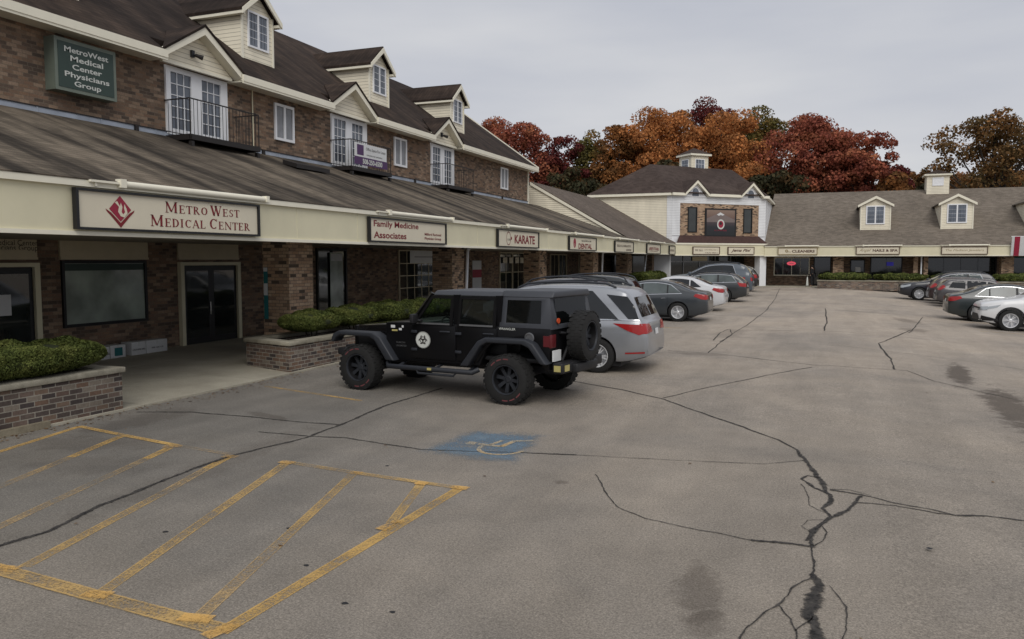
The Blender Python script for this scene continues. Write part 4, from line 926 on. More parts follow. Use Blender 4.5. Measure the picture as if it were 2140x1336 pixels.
def make_car(name, label, cat, car, mat, contact, wheel, heading, windows, glass='car_glass', rails=False, rim='alloy', spokes=10, double=False, clad=False, chrome=False,
             light='red', back=None, side=1, group=None, whirl=True, wind=None, rear_glass=None, tail=None, head=None, third=None, plate=True, hand=True):
    root = thing(name, label, cat, group=group); L, Wd = car.L, car.W; wf, wr_ = car.wh; r = car.wr
    # wheel arches
    cut = []
    for wx in (wf, wr_):
        for sg in (-1, 1):
            m = MB(); m.lathe([(0.001, .0), (r*1.13, .0), (r*1.13, .5), (0.001, .5)], 36, c=(L/2-wx, (Wd/2-.30) if sg > 0 else -(Wd/2+.20), r*1.03)); m.mi = [1]*len(m.f)
            cm = m.mesh('c', [mat, M['dark']], fix=True); cm.polygons.foreach_set('material_index', [1]*len(cm.polygons)); cut.append(cm)
    bme = car.mb.mesh('body', [mat, M['dark']], fix=True)
    res = boolean(bme, cut); res.materials.clear(); res.materials.append(mat); res.materials.append(M['dark'])
    res.polygons.foreach_set('use_smooth', [True]*len(res.polygons)); res.set_sharp_from_angle(angle=R_(38)); scale_me(res)
    link('body', res, root)
    def D(nm, poly, axis, sg, m, off=.005, par=None, step=.09): return link(nm, scale_me(_m(car.decal(poly, axis, sg, off, step), m)), par or root)
    def _m(me, m): me.materials.append(M[m] if isinstance(m, str) else m); return me
    zt = car.roofz
    for sg in (1, -1):
        if chrome:
            xb0, xb1, xt0, xt1 = windows[0][0]-.055, windows[-1][1]+.035, windows[0][2]-.03, windows[-1][3]+.015
            pts = [(xb0, interp(car.belt, xb0)+.0), (xb1, interp(car.belt, xb1)+.005)] + [(xt1+(xt0-xt1)*k/12, zt(xt1+(xt0-xt1)*k/12)-.082) for k in range(13)]
            D('window_trim', pts, 'y', sg, 'chrome', .004)
            pts = [(xb0+.04, interp(car.belt, xb0)+.02), (xb1-.025, interp(car.belt, xb1)+.025)] + [(xt1-.02+(xt0-xt1+.04)*k/12, zt(xt1+(xt0-xt1)*k/12)-.10) for k in range(13)]
            D('window_surround', pts, 'y', sg, 'black', .006)
        for (a0, a1, b0, b1) in windows:
            pts = [(a0, interp(car.belt, a0)+.03), (a1, interp(car.belt, a1)+.03)] + [(b1+(b0-b1)*k/6, zt(b1+(b0-b1)*k/6)-.105) for k in range(7)]
            D('window', pts, 'y', sg, glass, .009)
    if wind: (x0, y0), (x1, y1) = wind; D('windshield', [(x0, -y0), (x0, y0), (x1, y1), (x1, -y1)], 'z', 1, glass, .007)
    if back: (x0, y0), (x1, y1) = back; D('rear_window', [(x0, -y0), (x0, y0), (x1, y1), (x1, -y1)], 'z', 1, 'car_glass', .007, step=.06)
    if rear_glass: y0, z0, y1, z1 = rear_glass; D('rear_window', [(-y0, z0), (y0, z0), (y1, z1), (-y1, z1)], 'x', -1, 'car_glass', .008)
    for sg in (1, -1):
        if tail:
            D('taillight', tail[0], 'y', sg, 'red_lens', .010, step=.05)
            if tail[1]: D('taillight', [(y*sg, z) for y, z in tail[1]][::sg], 'x', -1, 'red_lens', .010, step=.05)
        if head: D('headlight', head[0], 'y', sg, 'clear_lens', .010, step=.05); D('headlight', [(y*sg, z) for y, z in head[1]][::sg], 'x', 1, 'clear_lens', .010, step=.05)
        be = interp(car.belt, L*.5)
        # door seams, handles, mirror
        seams = [windows[0][0]+.30, windows[0][1]+.02] + ([windows[1][1]+.03] if len(windows) > 1 else [])
        zb = car.zb
        q = None
        for sx in seams[:3]:
            D('door_seam', [(sx-.006, zb+.16), (sx+.006, zb+.16), (sx+.006, interp(car.belt, sx)-.01), (sx-.006, interp(car.belt, sx)-.01)], 'y', sg, 'black', .003, step=.12)
        for sx in seams[1:3]: D('door_handle', [(sx-.24, be-.12), (sx-.07, be-.11), (sx-.07, be-.085), (sx-.24, be-.09)], 'y', sg, 'chrome' if chrome else 'dark', .02, step=.3)
        m = MB(); yb = Wd/2*.93; mx = L/2-windows[0][0]-.12; m.tube([(mx, sg*yb, be+.06), (mx-.01, sg*(yb+.09), be+.08)], .035, 8); m.box(mx-.07, sg*(yb+.06), be+.02, mx+.08, sg*(yb+.26), be+.19); me = bevel_mesh(m.mesh('m', mat), .03, 2); link('mirror', scale_me(_m(_c(me), mat)), root)
        if clad:
            for wx in (wf, wr_):
                pts = [(wx+r*1.26*math.cos(a), max(.26, r*1.03+r*1.26*math.sin(a))) for a in [math.pi*k/14 for k in range(15)]] + [(wx+r*1.12*math.cos(a), max(.26, r*1.03+r*1.12*math.sin(a))) for a in [math.pi*k/14 for k in range(14, -1, -1)]]
                D('arch_cladding', pts, 'y', sg, 'dark', .012, step=.15)
            D('sill_cladding', [(wf+r*1.2, .22), (wr_-r*1.2, .22), (wr_-r*1.2, .40), (wf+r*1.2, .38)], 'y', sg, 'dark', .012, step=.2)
        else: D('sill', [(wf+r*1.2, .21), (wr_-r*1.2, .21), (wr_-r*1.2, .255), (wf+r*1.2, .25)], 'y', sg, 'dark', .006, step=.3)
        for wx in (wf, wr_): wheel_parts(root, L/2-wx, sg*(Wd/2-.115), r, .225, sg, rim, spokes, double=double)
        if rails:
            x0, x1 = rails; pts = [(L/2-(x0+(x1-x0)*k/10), sg*(Wd/2*.70), zt(x0+(x1-x0)*k/10)+(.055 if 0 < k < 10 else .0)) for k in range(11)]; m = MB(); m.tube(pts, .022, 8); link('roof_rail', scale_me(m.mesh('r', M['dark' if rails[2:] else 'alloy_dark'] if False else M['flare'], 40)), root)
    if clad:
        for sg in (1, -1): D('front_cladding', [(.02,.26),(.62,.26),(.52,.40),(.30,.46),(.05,.52)], 'y', sg, 'dark', .012, step=.12)
        D('lower_grille', [(-Wd*.42,.27),(Wd*.42,.27),(Wd*.40,.40),(Wd*.25,.56),(-Wd*.25,.56),(-Wd*.40,.40)], 'x', 1, 'dark', .014)
        D('upper_grille', [(-Wd*.40,.74),(Wd*.40,.74),(Wd*.38,.79),(-Wd*.38,.79)], 'x', 1, 'dark', .014)
    m = MB(); m.box(L/2-.55, -Wd*.40, .13, -L/2+.55, Wd*.40, .30); link('shadow_box', scale_me(m.mesh('u', M['dark'])), root)  # dark box added low under the car to deepen the shadow beneath
    # ends
    D('rear_bumper', [(-Wd*.40, .26), (Wd*.40, .26), (Wd*.40, .38), (-Wd*.40, .38)], 'x', -1, 'dark', .006)
    D('grille', [(-Wd*.30, .30), (Wd*.30, .30), (Wd*.33, .50), (-Wd*.33, .50)], 'x', 1, 'dark', .008)
    D('license_plate', [(-.15, .74), (.15, .74), (.15, .86), (-.15, .86)], 'x', -1, 'paper', .012, step=.3)
    place(root, contact, L/2-(wf if wheel == 'f' else wr_), side*Wd/2, heading)
    return root
def _c(me): me.materials.clear(); return me
PI = math.pi
sedan_top = [(0,.60),(.05,.70),(.5,.80),(1.1,.90),(1.42,.97),(1.75,1.14),(2.2,1.35),(2.55,1.44),(3.0,1.46),(3.4,1.42),(3.75,1.33),(4.15,1.15),(4.4,1.08),(4.72,1.04),(4.80,.96),(4.83,.72)]
sedan_belt = [(0,.62),(.6,.74),(1.4,.88),(3.6,.97),(4.83,1.0)]
def sedan(): return Car(4.83, 1.84, sedan_top, sedan_belt, (.98, 3.82), .335)
wagon_top = [(0,.60),(.05,.70),(.5,.82),(1.2,.93),(1.5,.99),(2.2,1.34),(2.6,1.44),(3.4,1.47),(4.0,1.43),(4.3,1.36),(4.62,1.10),(4.78,1.0),(4.83,.72)]
suv_top = [(0,.74),(.04,.92),(.4,1.03),(1.1,1.10),(1.35,1.14),(2.0,1.48),(2.35,1.62),(3.1,1.68),(3.9,1.64),(4.25,1.57),(4.52,1.20),(4.62,1.06),(4.66,.8)]
suv_belt = [(0,.78),(.7,.98),(1.4,1.04),(3.4,1.08),(4.66,1.18)]
def suv(L=4.66, h=1.0): return Car(L, 1.87, [(a*L/4.66, b*h) for a, b in suv_top], [(a*L/4.66, b*h) for a, b in suv_belt], (.92*L/4.66, 3.62*L/4.66), .36, zb=.24, tumble=.24)
van_top = [(0,.68),(.05,.80),(.45,.92),(.85,1.0),(1.1,1.07),(1.9,1.50),(2.35,1.68),(3.0,1.74),(3.9,1.74),(4.5,1.70),(4.78,1.63),(4.95,1.30),(5.08,1.05),(5.16,.98),(5.19,.72)]
van_belt = [(0,.70),(.7,.90),(1.4,1.0),(3.0,1.03),(5.19,1.06)]
SED_W = [(1.55,2.50,2.28,2.50),(2.58,3.42,2.58,3.42),(3.47,3.92,3.47,3.56)]
WAG_W = [(1.62,2.55,2.32,2.55),(2.63,3.42,2.63,3.42),(3.50,4.34,3.50,4.12)]
SUV_W = [(1.46,2.42,2.12,2.42),(2.50,3.30,2.50,3.30),(3.38,4.10,3.38,3.92)]
SED_T = ([(4.42,.98),(4.80,.95),(4.80,.78),(4.62,.80),(4.36,.90)], [(.45,.80),(.86,.80),(.86,.95),(.45,.93)])
SUV_T = ([(4.30,1.12),(4.62,1.08),(4.62,.86),(4.45,.88),(4.22,1.02)], [(.5,.88),(.86,.88),(.86,1.08),(.5,1.02)])
SED_H = ([(.08,.62),(.55,.74),(.5,.64),(.1,.54)], [(.45,.54),(.88,.56),(.86,.70),(.45,.64)])
SUV_H = ([(.06,.80),(.55,.92),(.5,.80),(.1,.70)], [(.45,.68),(.86,.70),(.84,.84),(.45,.78)])
P = lambda n, rgb, **k: paint(n, rgb, **k)
PIC = PI
def build_cars():
    van = Car(5.08, 1.98, [(a*5.08/5.19, b) for a, b in van_top], van_belt, (.98, 4.08), .345, zb=.22, tumble=.20, nose=.14, tail=.09)
    VW = [(1.62,2.36,2.22,2.36),(2.46,3.42,2.46,3.42),(3.52,4.50,3.52,3.95)]
    v = make_car('minivan', 'silver minivan with wraparound red taillights parked beyond the black four door off-roader', 'minivan', van, P('silver_paint', (.34,.355,.38), rough=.3, metal=.4), (-4.62,16.75), 'r', PI, VW, 'car_glass',
        rails=(2.3, 4.4), rim='alloy', spokes=6, double=True, wind=((1.2,.72),(2.15,.62)), rear_glass=(.74,1.12,.62,1.50),
        tail=([(4.40,1.0),(4.92,.98),(5.04,.94),(5.05,.82),(4.92,.78),(4.70,.86)], [(.40,.82),(.92,.80),(.92,1.0),(.55,.98)]), head=SUV_H, group='cars parked along the left wing')
    d = van.decal([(4.70,1.09),(4.90,1.09),(4.80,1.34),(4.66,1.52),(4.24,1.56)], 'y', 1, .010); d.materials.append(M['car_glass']); link('corner_glass', scale_me(d), v)
    d = van.decal([(2.46,1.055),(5.0,1.05),(5.0,1.075),(2.46,1.08)], 'y', 1, .012); d.materials.append(M['chrome']); link('belt_trim', scale_me(d), v)
    d = van.decal([(2.3,1.085),(2.4,1.085),(2.52,1.62),(2.42,1.62)], 'y', 1, .010); d.materials.append(M['car_glass']); link('pillar_cover', scale_me(d), v)
    d = van.decal([(3.4,1.09),(3.55,1.09),(3.55,1.62),(3.4,1.62)], 'y', 1, .0095); d.materials.append(M['car_glass']); link('pillar_cover', scale_me(d), v)
    d = van.decal([(4.65,.40),(5.02,.42),(5.02,.45),(4.65,.43)], 'y', 1, .010); d.materials.append(M['red_lens']); link('reflector', scale_me(d), v)
    make_car('parked_suv', 'dark grey suv with roof rails hidden mostly behind the silver minivan', 'suv', suv(4.3, 1.04), P('dark_violet_grey_paint', (.05,.05,.065)), (-6.55,21.3), 'r', PI, SUV_W, rails=(1.9,4.2), wind=((1.45,.7),(2.2,.6)), rear_glass=(.66,1.2,.56,1.52), tail=SUV_T, head=SUV_H, group='cars parked along the left wing')
    make_car('parked_suv', 'black suv with roof rails, only its roof showing behind the minivan and grey suv', 'suv', suv(4.4, 1.03), P('black_green_paint', (.02,.024,.024)), (-6.9,25.9), 'r', PI, SUV_W, rails=(1.9,4.2), wind=((1.45,.7),(2.2,.6)), rear_glass=(.66,1.2,.56,1.52), tail=SUV_T, head=SUV_H, group='cars parked along the left wing')
    make_car('parked_sedan', 'dark grey sedan with chrome window line beside the silver minivan', 'sedan', sedan(), P('dark_slate_paint', (.038,.045,.052)), (-5.3,30.88), 'r', PI, SED_W, 'car_glass_lt', chrome=True, rim='alloy', spokes=5, double=True, wind=((1.5,.70),(2.4,.58)), back=((3.6,.52),(4.30,.62)), tail=SED_T, head=SED_H, group='cars parked along the left wing')
    make_car('parked_sedan', 'white sedan with red taillights between the dark grey sedan and the black wagon', 'sedan', sedan(), P('white_car_paint', (.62,.63,.65)), (-5.4,36.9), 'r', PI, SED_W, 'car_glass', wind=((1.5,.70),(2.4,.58)), back=((3.6,.52),(4.30,.62)), tail=SED_T, head=SED_H, group='cars parked along the left wing')
    wg = Car(4.83, 1.84, wagon_top, sedan_belt, (.92, 3.78), .335)
    make_car('parked_wagon', 'black station wagon with chrome window line parked behind the white sedan', 'wagon', wg, P('black_paint_wagon', (.03,.034,.038)), (-5.15,44.6), 'r', PI, WAG_W, 'car_glass_lt', chrome=True, spokes=5, double=True, wind=((1.55,.70),(2.4,.58)), rear_glass=(.62,1.08,.54,1.34), tail=([(4.40,.98),(4.76,.94),(4.80,.76),(4.50,.80)], [(.5,.78),(.86,.78),(.86,.94),(.5,.94)]), head=SED_H, rails=(2.3,4.0), group='cars parked along the left wing')
    make_car('parked_suv', 'grey blue suv with pale roof, tallest of the far left row, beyond the black wagon', 'suv', suv(5.0, 1.12), P('grey_blue_paint', (.085,.105,.13)), (-5.45,50.9), 'r', PI, SUV_W, rails=(1.9,4.3), chrome=True, wind=((1.45,.7),(2.2,.6)), rear_glass=(.66,1.2,.56,1.52), tail=SUV_T, head=SUV_H, group='cars parked along the left wing')
    make_car('parked_suv', 'black suv with bright red taillight, last in the left row before the white column', 'suv', suv(4.6, 1.0), P('black_paint_suv', (.018,.02,.022)), (-5.6,57.8), 'r', PI, SUV_W, wind=((1.45,.7),(2.2,.6)), rear_glass=(.66,1.2,.56,1.52), tail=SUV_T, head=SUV_H, group='cars parked along the left wing')
    G2 = 'cars parked in the right hand row'
    make_car('parked_crossover', 'white compact crossover facing left at the right edge of the lot', 'crossover', suv(4.6, 1.0), P('pearl_white_paint', (.74,.75,.76)), (6.45,34.4), 'f', PI, SUV_W, 'car_glass_lt', clad=True, spokes=6, double=True, wind=((1.45,.72),(2.2,.6)), rear_glass=(.66,1.2,.56,1.52), tail=SUV_T, head=([(.03,.78),(.62,.90),(.50,.80),(.10,.70)], [(.40,.68),(.88,.70),(.86,.83),(.40,.76)]), group=G2)
    make_car('parked_sedan', 'dark green grey sedan with chrome window line just behind the white crossover', 'sedan', sedan(), P('deep_green_grey_paint', (.022,.030,.032)), (6.0,38.4), 'r', 0, SED_W, 'car_glass_lt', chrome=True, wind=((1.5,.70),(2.4,.58)), back=((3.6,.52),(4.30,.62)), tail=SED_T, head=SED_H, side=-1, group=G2)
    make_car('parked_sedan', 'pale grey sedan showing only its roof behind the dark green sedan', 'sedan', sedan(), P('pale_grey_paint', (.45,.45,.46)), (9.2,44.2), 'r', 0, SED_W, wind=((1.5,.70),(2.4,.58)), back=((3.6,.52),(4.30,.62)), tail=SED_T, head=SED_H, side=-1, group=G2)
    make_car('parked_suv', 'grey brown suv with red taillight in the middle of the right row', 'suv', suv(4.6, .86), P('warm_grey_paint', (.07,.065,.07)), (6.75,48.6), 'r', 0, SUV_W, wind=((1.45,.7),(2.2,.6)), rear_glass=(.66,1.2,.56,1.52), tail=SUV_T, head=SUV_H, side=-1, group=G2)
    make_car('parked_suv', 'dark maroon suv squeezed between the grey brown suv and the black suv', 'suv', suv(4.6, .86), P('dark_maroon_paint', (.035,.018,.022)), (6.7,51.6), 'r', 0, SUV_W, wind=((1.45,.7),(2.2,.6)), rear_glass=(.66,1.2,.56,1.52), tail=SUV_T, head=SUV_H, side=-1, group=G2)
    make_car('parked_suv', 'black blue suv facing left, farthest of the right hand row', 'suv', suv(4.85, .95), P('black_blue_paint', (.018,.020,.028)), (5.35,54.8), 'f', PI, SUV_W, 'car_glass_lt', rails=(1.9,4.2), chrome=True, wind=((1.45,.7),(2.2,.6)), rear_glass=(.66,1.2,.56,1.52), tail=SUV_T, head=SUV_H, group=G2)
build_cars()

# ---------------------------------------------------------------- the black four-door off-roader
def build_jeep():
    root = thing('offroad_vehicle', 'black four door off-road vehicle with spare wheel and round biohazard door sticker', 'off-roader'); body_m = plain('gloss_black_paint', (.006,.006,.007), .3, 0, .22)
    sj = lambda me: (me.transform(Matrix.Diagonal((CS, CS, CS*.935, 1))), me)[1]
    H = 2.2   # x = H - distance from the front bumper
    X_ = lambda d: H-d
    def bevbox(ms, w=.02, seg=2): return bevel_mesh(ms, w, seg)
    def solid(nm, outline, y0, y1, m, bev=.02, par=None, cut=None):
        mb = MB(); mb.prism([(X_(a), y0, z) for a, z in outline], (0, y1-y0, 0)); me = mb.mesh(nm, m, fix=True)
        if cut: me = boolean(me, cut)
        if bev: me = bevel_mesh(me, bev)
        return mpart(nm, sj(me), m, par or root)
    wf, wr_, R0 = .70, 3.67, .398
    # body tub with arches cut
    cut = []
    for wx in (wf, wr_):
        m = MB(); m.prism([(X_(wx+dx), -1.2, z) for dx, z in ((-.56,.3),(-.56,.62),(-.42,.92),(-.30,1.02),(.30,1.02),(.44,.92),(.62,.55),(.62,.3))], (0,2.4,0)); cut.append(m.mesh('c', M['dark'], fix=True))
    m = MB(); m.box(X_(1.9), -.66, .75, X_(4.1), .66, 1.5); cut.append(m.mesh('c', M['dark'], fix=True))
    solid('body', [(1.22,.60),(4.36,.60),(4.38,1.30),(1.78,1.30),(1.70,1.31),(1.22,1.285)], -.79, .79, body_m, .018, None, cut)
    # hood narrowing forward, grille
    hm = MB(); 
    hm.add([(X_(1.74),-.74,1.02),(X_(1.74),.74,1.02),(X_(.42),.60,1.02),(X_(.42),-.60,1.02),(X_(1.74),-.72,1.30),(X_(1.74),.72,1.30),(X_(.42),.58,1.19),(X_(.42),-.58,1.19)], [(0,1,2,3),(4,7,6,5),(0,4,5,1),(1,5,6,2),(2,6,7,3),(3,7,4,0)])
    mpart('hood', sj(bevel_mesh(hm.mesh('h', body_m, fix=True), .035, 3)), paint('waxed_black_paint', (.01,.01,.011), .22, .3, 1.0), root)
    g = MB(); g.box(X_(.44), -.60, .72, X_(.36), .60, 1.18); go = mpart('grille', sj(bevel_mesh(g.mesh('g', body_m), .02)), body_m, root)
    s_ = MB()
    for k in range(7): y = -.27+.09*k; s_.box(X_(.365), y-.025, .84, X_(.352), y+.025, 1.10)
    link('grille_slots', sj(s_.mesh('s', M['dark'])), go)
    for sg in (-1, 1): m = MB(); m.lathe([(.001,.0),(.085,.0),(.09,-.03)], 20, axis='x', c=(X_(.34), sg*.45, 1.0)); link('headlight', sj(m.mesh('l', M['clear_lens'], fix=True)), root)
    m = MB(); m.box(X_(1.72), -.60, .62, X_(.45), .60, 1.02); link('engine_bay', sj(m.mesh('e', M['dark'])), root)
    for sg in (-1, 1):
        # flares: front and rear, a thick arched strip
        for wx, pts_o, pts_i in ((wf, [(-.60,.90),(-.55,1.03),(-.42,1.10),(.34,1.10),(.50,1.02),(.80,.60)], [(.62,.60),(.38,.95),(.28,1.01),(-.38,1.02),(-.48,.97),(-.54,.87)]),
                                 (wr_, [(-.86,.60),(-.52,1.05),(-.38,1.12),(.34,1.12),(.48,1.06),(.72,.72)], [(.60,.72),(.40,.98),(.28,1.03),(-.34,1.03),(-.46,.97),(-.70,.60)])):
            m = MB(); m.prism([(X_(wx+a), sg*.70, z) for a, z in pts_o+pts_i], (0, sg*.25, 0)); mpart('fender_flare', sj(bevel_mesh(m.mesh('f', M['flare'], fix=True), .028, 3)), M['flare'], root)
        # doors as slightly raised skins with seams
        dd = ((1.80, 2.62, [(1.80,.66),(2.66,.66),(2.66,1.27),(1.78,1.27)]), (2.68, 3.45, [(2.69,.66),(3.08,.66),(3.22,.88),(3.44,1.10),(3.44,1.27),(2.69,1.27)]))
        for i, (a, b, poly) in enumerate(dd):
            m = MB(); m.prism([(X_(x), sg*.785, z) for x, z in poly], (0, sg*.028, 0)); do = mpart('door', sj(bevel_mesh(m.mesh('d', body_m, fix=True), .012, 2)), body_m, root)
            m = MB(); hx = X_(b-.16); m.tube([(hx+.09, sg*.82, 1.165), (hx+.07, sg*.85, 1.17), (hx-.07, sg*.85, 1.17), (hx-.09, sg*.82, 1.165)], .014, 8); link('handle', sj(m.mesh('h', M['flare'])), do)
            for zz in (.80, 1.12): m = MB(); m.box(X_(a-.02), sg*.81, zz, X_(a+.10), sg*.835, zz+.05); link('hinge', sj(bevel_mesh(m.mesh('h', M['flare']), .01)), do)
            # window frame and glass
            fr = [(a+.02,1.275),(b-.02,1.275),(b-.02,1.80),(a+.36 if i == 0 else a+.03,1.80)] if i == 0 else [(a+.02,1.275),(b-.03,1.275),(b-.03,1.80),(a+.02,1.80)]
            gl = [(a+.10,1.32),(b-.08,1.32),(b-.08,1.745),(a+.38,1.745)] if i == 0 else [(a+.07,1.32),(b-.09,1.32),(b-.09,1.745),(a+.07,1.745)]
            def leanp(x, z, o): return (X_(x), sg*(.79 - (z-1.28)*.14 + o), z)
            m = MB(); o0 = [leanp(x, z, 0) for x, z in fr]; n = len(fr); i0 = [leanp(x, z, 0) for x, z in gl]; o1 = [leanp(x, z, .03) for x, z in fr]; i1 = [leanp(x, z, .03) for x, z in gl]
            m.add(o0+i0+o1+i1, [(k, (k+1) % n, n+(k+1) % n, n+k) for k in range(n)] + [(2*n+k, 2*n+(k+1) % n, 3*n+(k+1) % n, 3*n+k) for k in range(n)] + [(k, (k+1) % n, 2*n+(k+1) % n, 2*n+k) for k in range(n)] + [(n+k, n+(k+1) % n, 3*n+(k+1) % n, 3*n+k) for k in range(n)])
            wo = link('window_frame', sj(m.mesh('w', body_m, fix=True)), do)
            m = MB(); m.quad(*[leanp(x, z, .034) for x, z in ((gl[0][0]-.01,gl[0][1]-.035),(gl[1][0]+.01,gl[1][1]-.035),(gl[1][0]+.01,gl[1][1]-.005),(gl[0][0]-.01,gl[0][1]-.005))]); link('window_seal', sj(m.mesh('s', M['alloy_dark'])), wo)
            m = MB(); m.quad(*[leanp(x, z, .012) for x, z in gl]); link('pane', sj(m.mesh('p', M['jeep_front_glass'] if i == 0 else M['jeep_rear_glass'])), wo)
        m = MB(); m.box(X_(2.02), sg*.80, 1.33, X_(1.90), sg*.90, 1.37); m.box(X_(1.97), sg*.88, 1.31, X_(1.89), sg*1.03, 1.47); mpart('mirror', sj(bevel_mesh(m.mesh('m', M['dark']), .02)), M['dark'], root)
        m = MB(); m.tube([(X_(1.30), sg*.84, .55), (X_(1.36), sg*.92, .50), (X_(3.05), sg*.92, .50), (X_(3.12), sg*.84, .55)], .045, 10)
        for d in (1.55, 2.3, 2.95): m.tube([(X_(d), sg*.60, .58), (X_(d), sg*.92, .50)], .025, 8)
        m.tube([(X_(1.95), sg*.92, .50), (X_(2.0), sg*.94, .42), (X_(2.7), sg*.94, .42), (X_(2.75), sg*.92, .50)], .022, 8)
        link('side_step', sj(m.mesh('s', M['flare'], 40)), root)
        m = MB(); m.box(X_(2.28), sg*.955, .49, X_(2.20), sg*.972, .53); link('step_reflector', sj(m.mesh('s', M['yellow_tag'])), root)
        m = MB(); m.box(X_(4.395), sg*.62, .98, X_(4.36), sg*.80, 1.20); mpart('taillight', sj(bevel_mesh(m.mesh('t', M['red_lens']), .01)), M['dark_red_lens'], root)
        m = MB(); m.box(X_(4.375), sg*.782, 1.00, X_(4.26), sg*.80, 1.18); link('taillight', sj(m.mesh('t', M['dark_red_lens'])), root)
        for wx in (wf, wr_): wheel_parts(root, X_(wx), sg*.82, R0, .27, sg, 'alloy_dark' if False else 'flare', 8, tread=True, red=(sg > 0), knob=True)
        # stickers and lettering on the side
        if sg > 0:
            y = .818
            def P3(pts, m, o, nm='sticker'): q = MB(); q.add([(X_(a), y+o, z) for a, z in pts], [tuple(range(len(pts)))]); me = q.mesh(nm, M[m]); link(nm, sj(me), root)
            cx, cz, rr = 2.02, 1.0, .150
            P3([(cx+rr*math.cos(k*PI/18), cz+rr*math.sin(k*PI/18)) for k in range(36)], 'offwhite', .004)
            q = MB()
            def arc(x0, z0, r0, r1, t0, t1, n=14):
                for k in range(n):
                    a, b = R_(t0+(t1-t0)*k/n), R_(t0+(t1-t0)*(k+1)/n)
                    q.quad(*[(X_(x0-r_*math.cos(t)), y+.008, z0+r_*math.sin(t)) for r_, t in ((r0,a),(r1,a),(r1,b),(r0,b))])
            for th in (90, 210, 330):
                ox, oz = .044*math.cos(R_(th)), .044*math.sin(R_(th)); arc(cx-ox, cz+oz, .034, .052, th+38, th+322); 
                arc(cx, cz, .066, .078, th+16, th+104) if False else None
            arc(cx, cz, .050, .062, 0, 360, 28); arc(cx, cz, .0, .016, 0, 360)
            arc(cx, cz, rr*.94, rr*.97, 0, 360, 36)
            link('biohazard_symbol', sj(q.mesh('b', M['dark_ink'])), root)
            def txt(s, a, z, w, m, yy): q = MB(); g = text_geo(s, width=w, bold=.01); place2d(q, g[0], g[1], (X_(a), yy, z), (-1,0,0), (0,0,1), (0,1,0), 0); link('lettering', sj(q.mesh('t', M[m])), root)
            txt('WRANGLER', 3.62, 1.268, .30, 'offwhite', .797); txt('UNLIMITED', 1.55, .87, .22, 'alloy_dark', .797); txt('RUBICON', 1.54, .93, .18, 'alloy_dark', .797)
            for a, z, w, h, m in ((1.33,1.19,.09,.05,'paper'),(1.35,1.13,.12,.03,'yellow_tag'),(1.50,1.15,.06,.04,'paper'),(1.56,1.20,.04,.04,'paper')):
                q = MB(); q.add([(X_(a), .7935, z), (X_(a+w), .7935, z), (X_(a+w), .7935, z+h), (X_(a), .7935, z+h)], [(0,1,2,3)]); link('sticker', sj(q.mesh('k', M[m])), root)
            m = MB(); m.lathe([(.075,.0),(.085,.012),(.062,.016),(.058,.006),(.001,.006)], 24, c=(X_(4.02), .792, 1.14)); link('fuel_cap', sj(m.mesh('f', M['alloy_dark'], fix=True)), root)
    # hardtop: hollow shell with side window openings
    out = MB(); zt0, zb0 = 1.90, 1.285
    def ring(x, dz=0, dy=0): return [(x, -(.785-dy), zb0), (x, -(.70-dy), 1.80-dz*.5), (x, -(.64-dy), zt0-dz), (x, (.64-dy), zt0-dz), (x, (.70-dy), 1.80-dz*.5), (x, (.785-dy), zb0)]
    a, b = ring(X_(3.47)), ring(X_(4.40)); b = [(p[0]+(.08 if p[2] > 1.7 else 0), p[1], p[2]) for p in b]
    out.add(a+b, [(0,1,2,3,4,5),(11,10,9,8,7,6)] + [(i, 6+i, 6+(i+1) % 6, (i+1) % 6) for i in range(6)])
    inn = MB(); a, b = ring(X_(3.40), .05, .05), ring(X_(4.34), .05, .05); b = [(p[0]+(.08 if p[2] > 1.7 else 0), p[1], p[2]) for p in b]; a = [(p[0], p[1], p[2]-.1 if p[2] < 1.3 else p[2]) for p in a]; b = [(p[0], p[1], p[2]-.1 if p[2] < 1.3 else p[2]) for p in b]
    inn.add(a+b, [(0,1,2,3,4,5),(11,10,9,8,7,6)] + [(i, 6+i, 6+(i+1) % 6, (i+1) % 6) for i in range(6)])
    wc = MB(); wc.prism([(X_(x), -1.2, z) for x, z in ((3.58,1.37),(4.20,1.37),(4.18,1.75),(3.58,1.75))], (0,2.4,0)); bc = MB(); bc.box(X_(4.6), -.56, 1.36, X_(4.2), .56, 1.76)
    me = boolean(out.mesh('o', M['flare'], fix=True), [inn.mesh('i', M['flare'], fix=True), wc.mesh('c', M['flare'], fix=True), bc.mesh('c', M['flare'], fix=True)])
    ho = mpart('hardtop', sj(bevel_mesh(me, .02, 2)), M['hardtop'], root)
    for sg in (-1, 1): m = MB(); m.quad(*[(X_(x), sg*(.775-(z-1.285)*.165), z) for x, z in ((3.56,1.35),(4.22,1.35),(4.20,1.77),(3.56,1.77))]); link('pane', sj(m.mesh('p', M['jeep_rear_glass'])), ho)
    m = MB(); m.quad((X_(4.375),-.58,1.34),(X_(4.375),.58,1.34),(X_(4.34),.58,1.78),(X_(4.34),-.58,1.78)); link('rear_window', sj(m.mesh('p', M['jeep_rear_glass'])), ho)
    m = MB(); z1 = 1.905
    m.prism([(X_(2.12),-.70,1.80),(X_(2.16),-.62,1.885),(X_(2.16),.62,1.885),(X_(2.12),.70,1.80)], (-1.36,0,0)); m.prism([(X_(3.48),-.715,1.80),(X_(3.48),-.64,1.91),(X_(3.48),.64,1.91),(X_(3.48),.715,1.80)], (-.90,0,0))
    mpart('roof', sj(bevel_mesh(m.mesh('r', M['flare'], fix=True), .025, 3)), M['hardtop'], root)
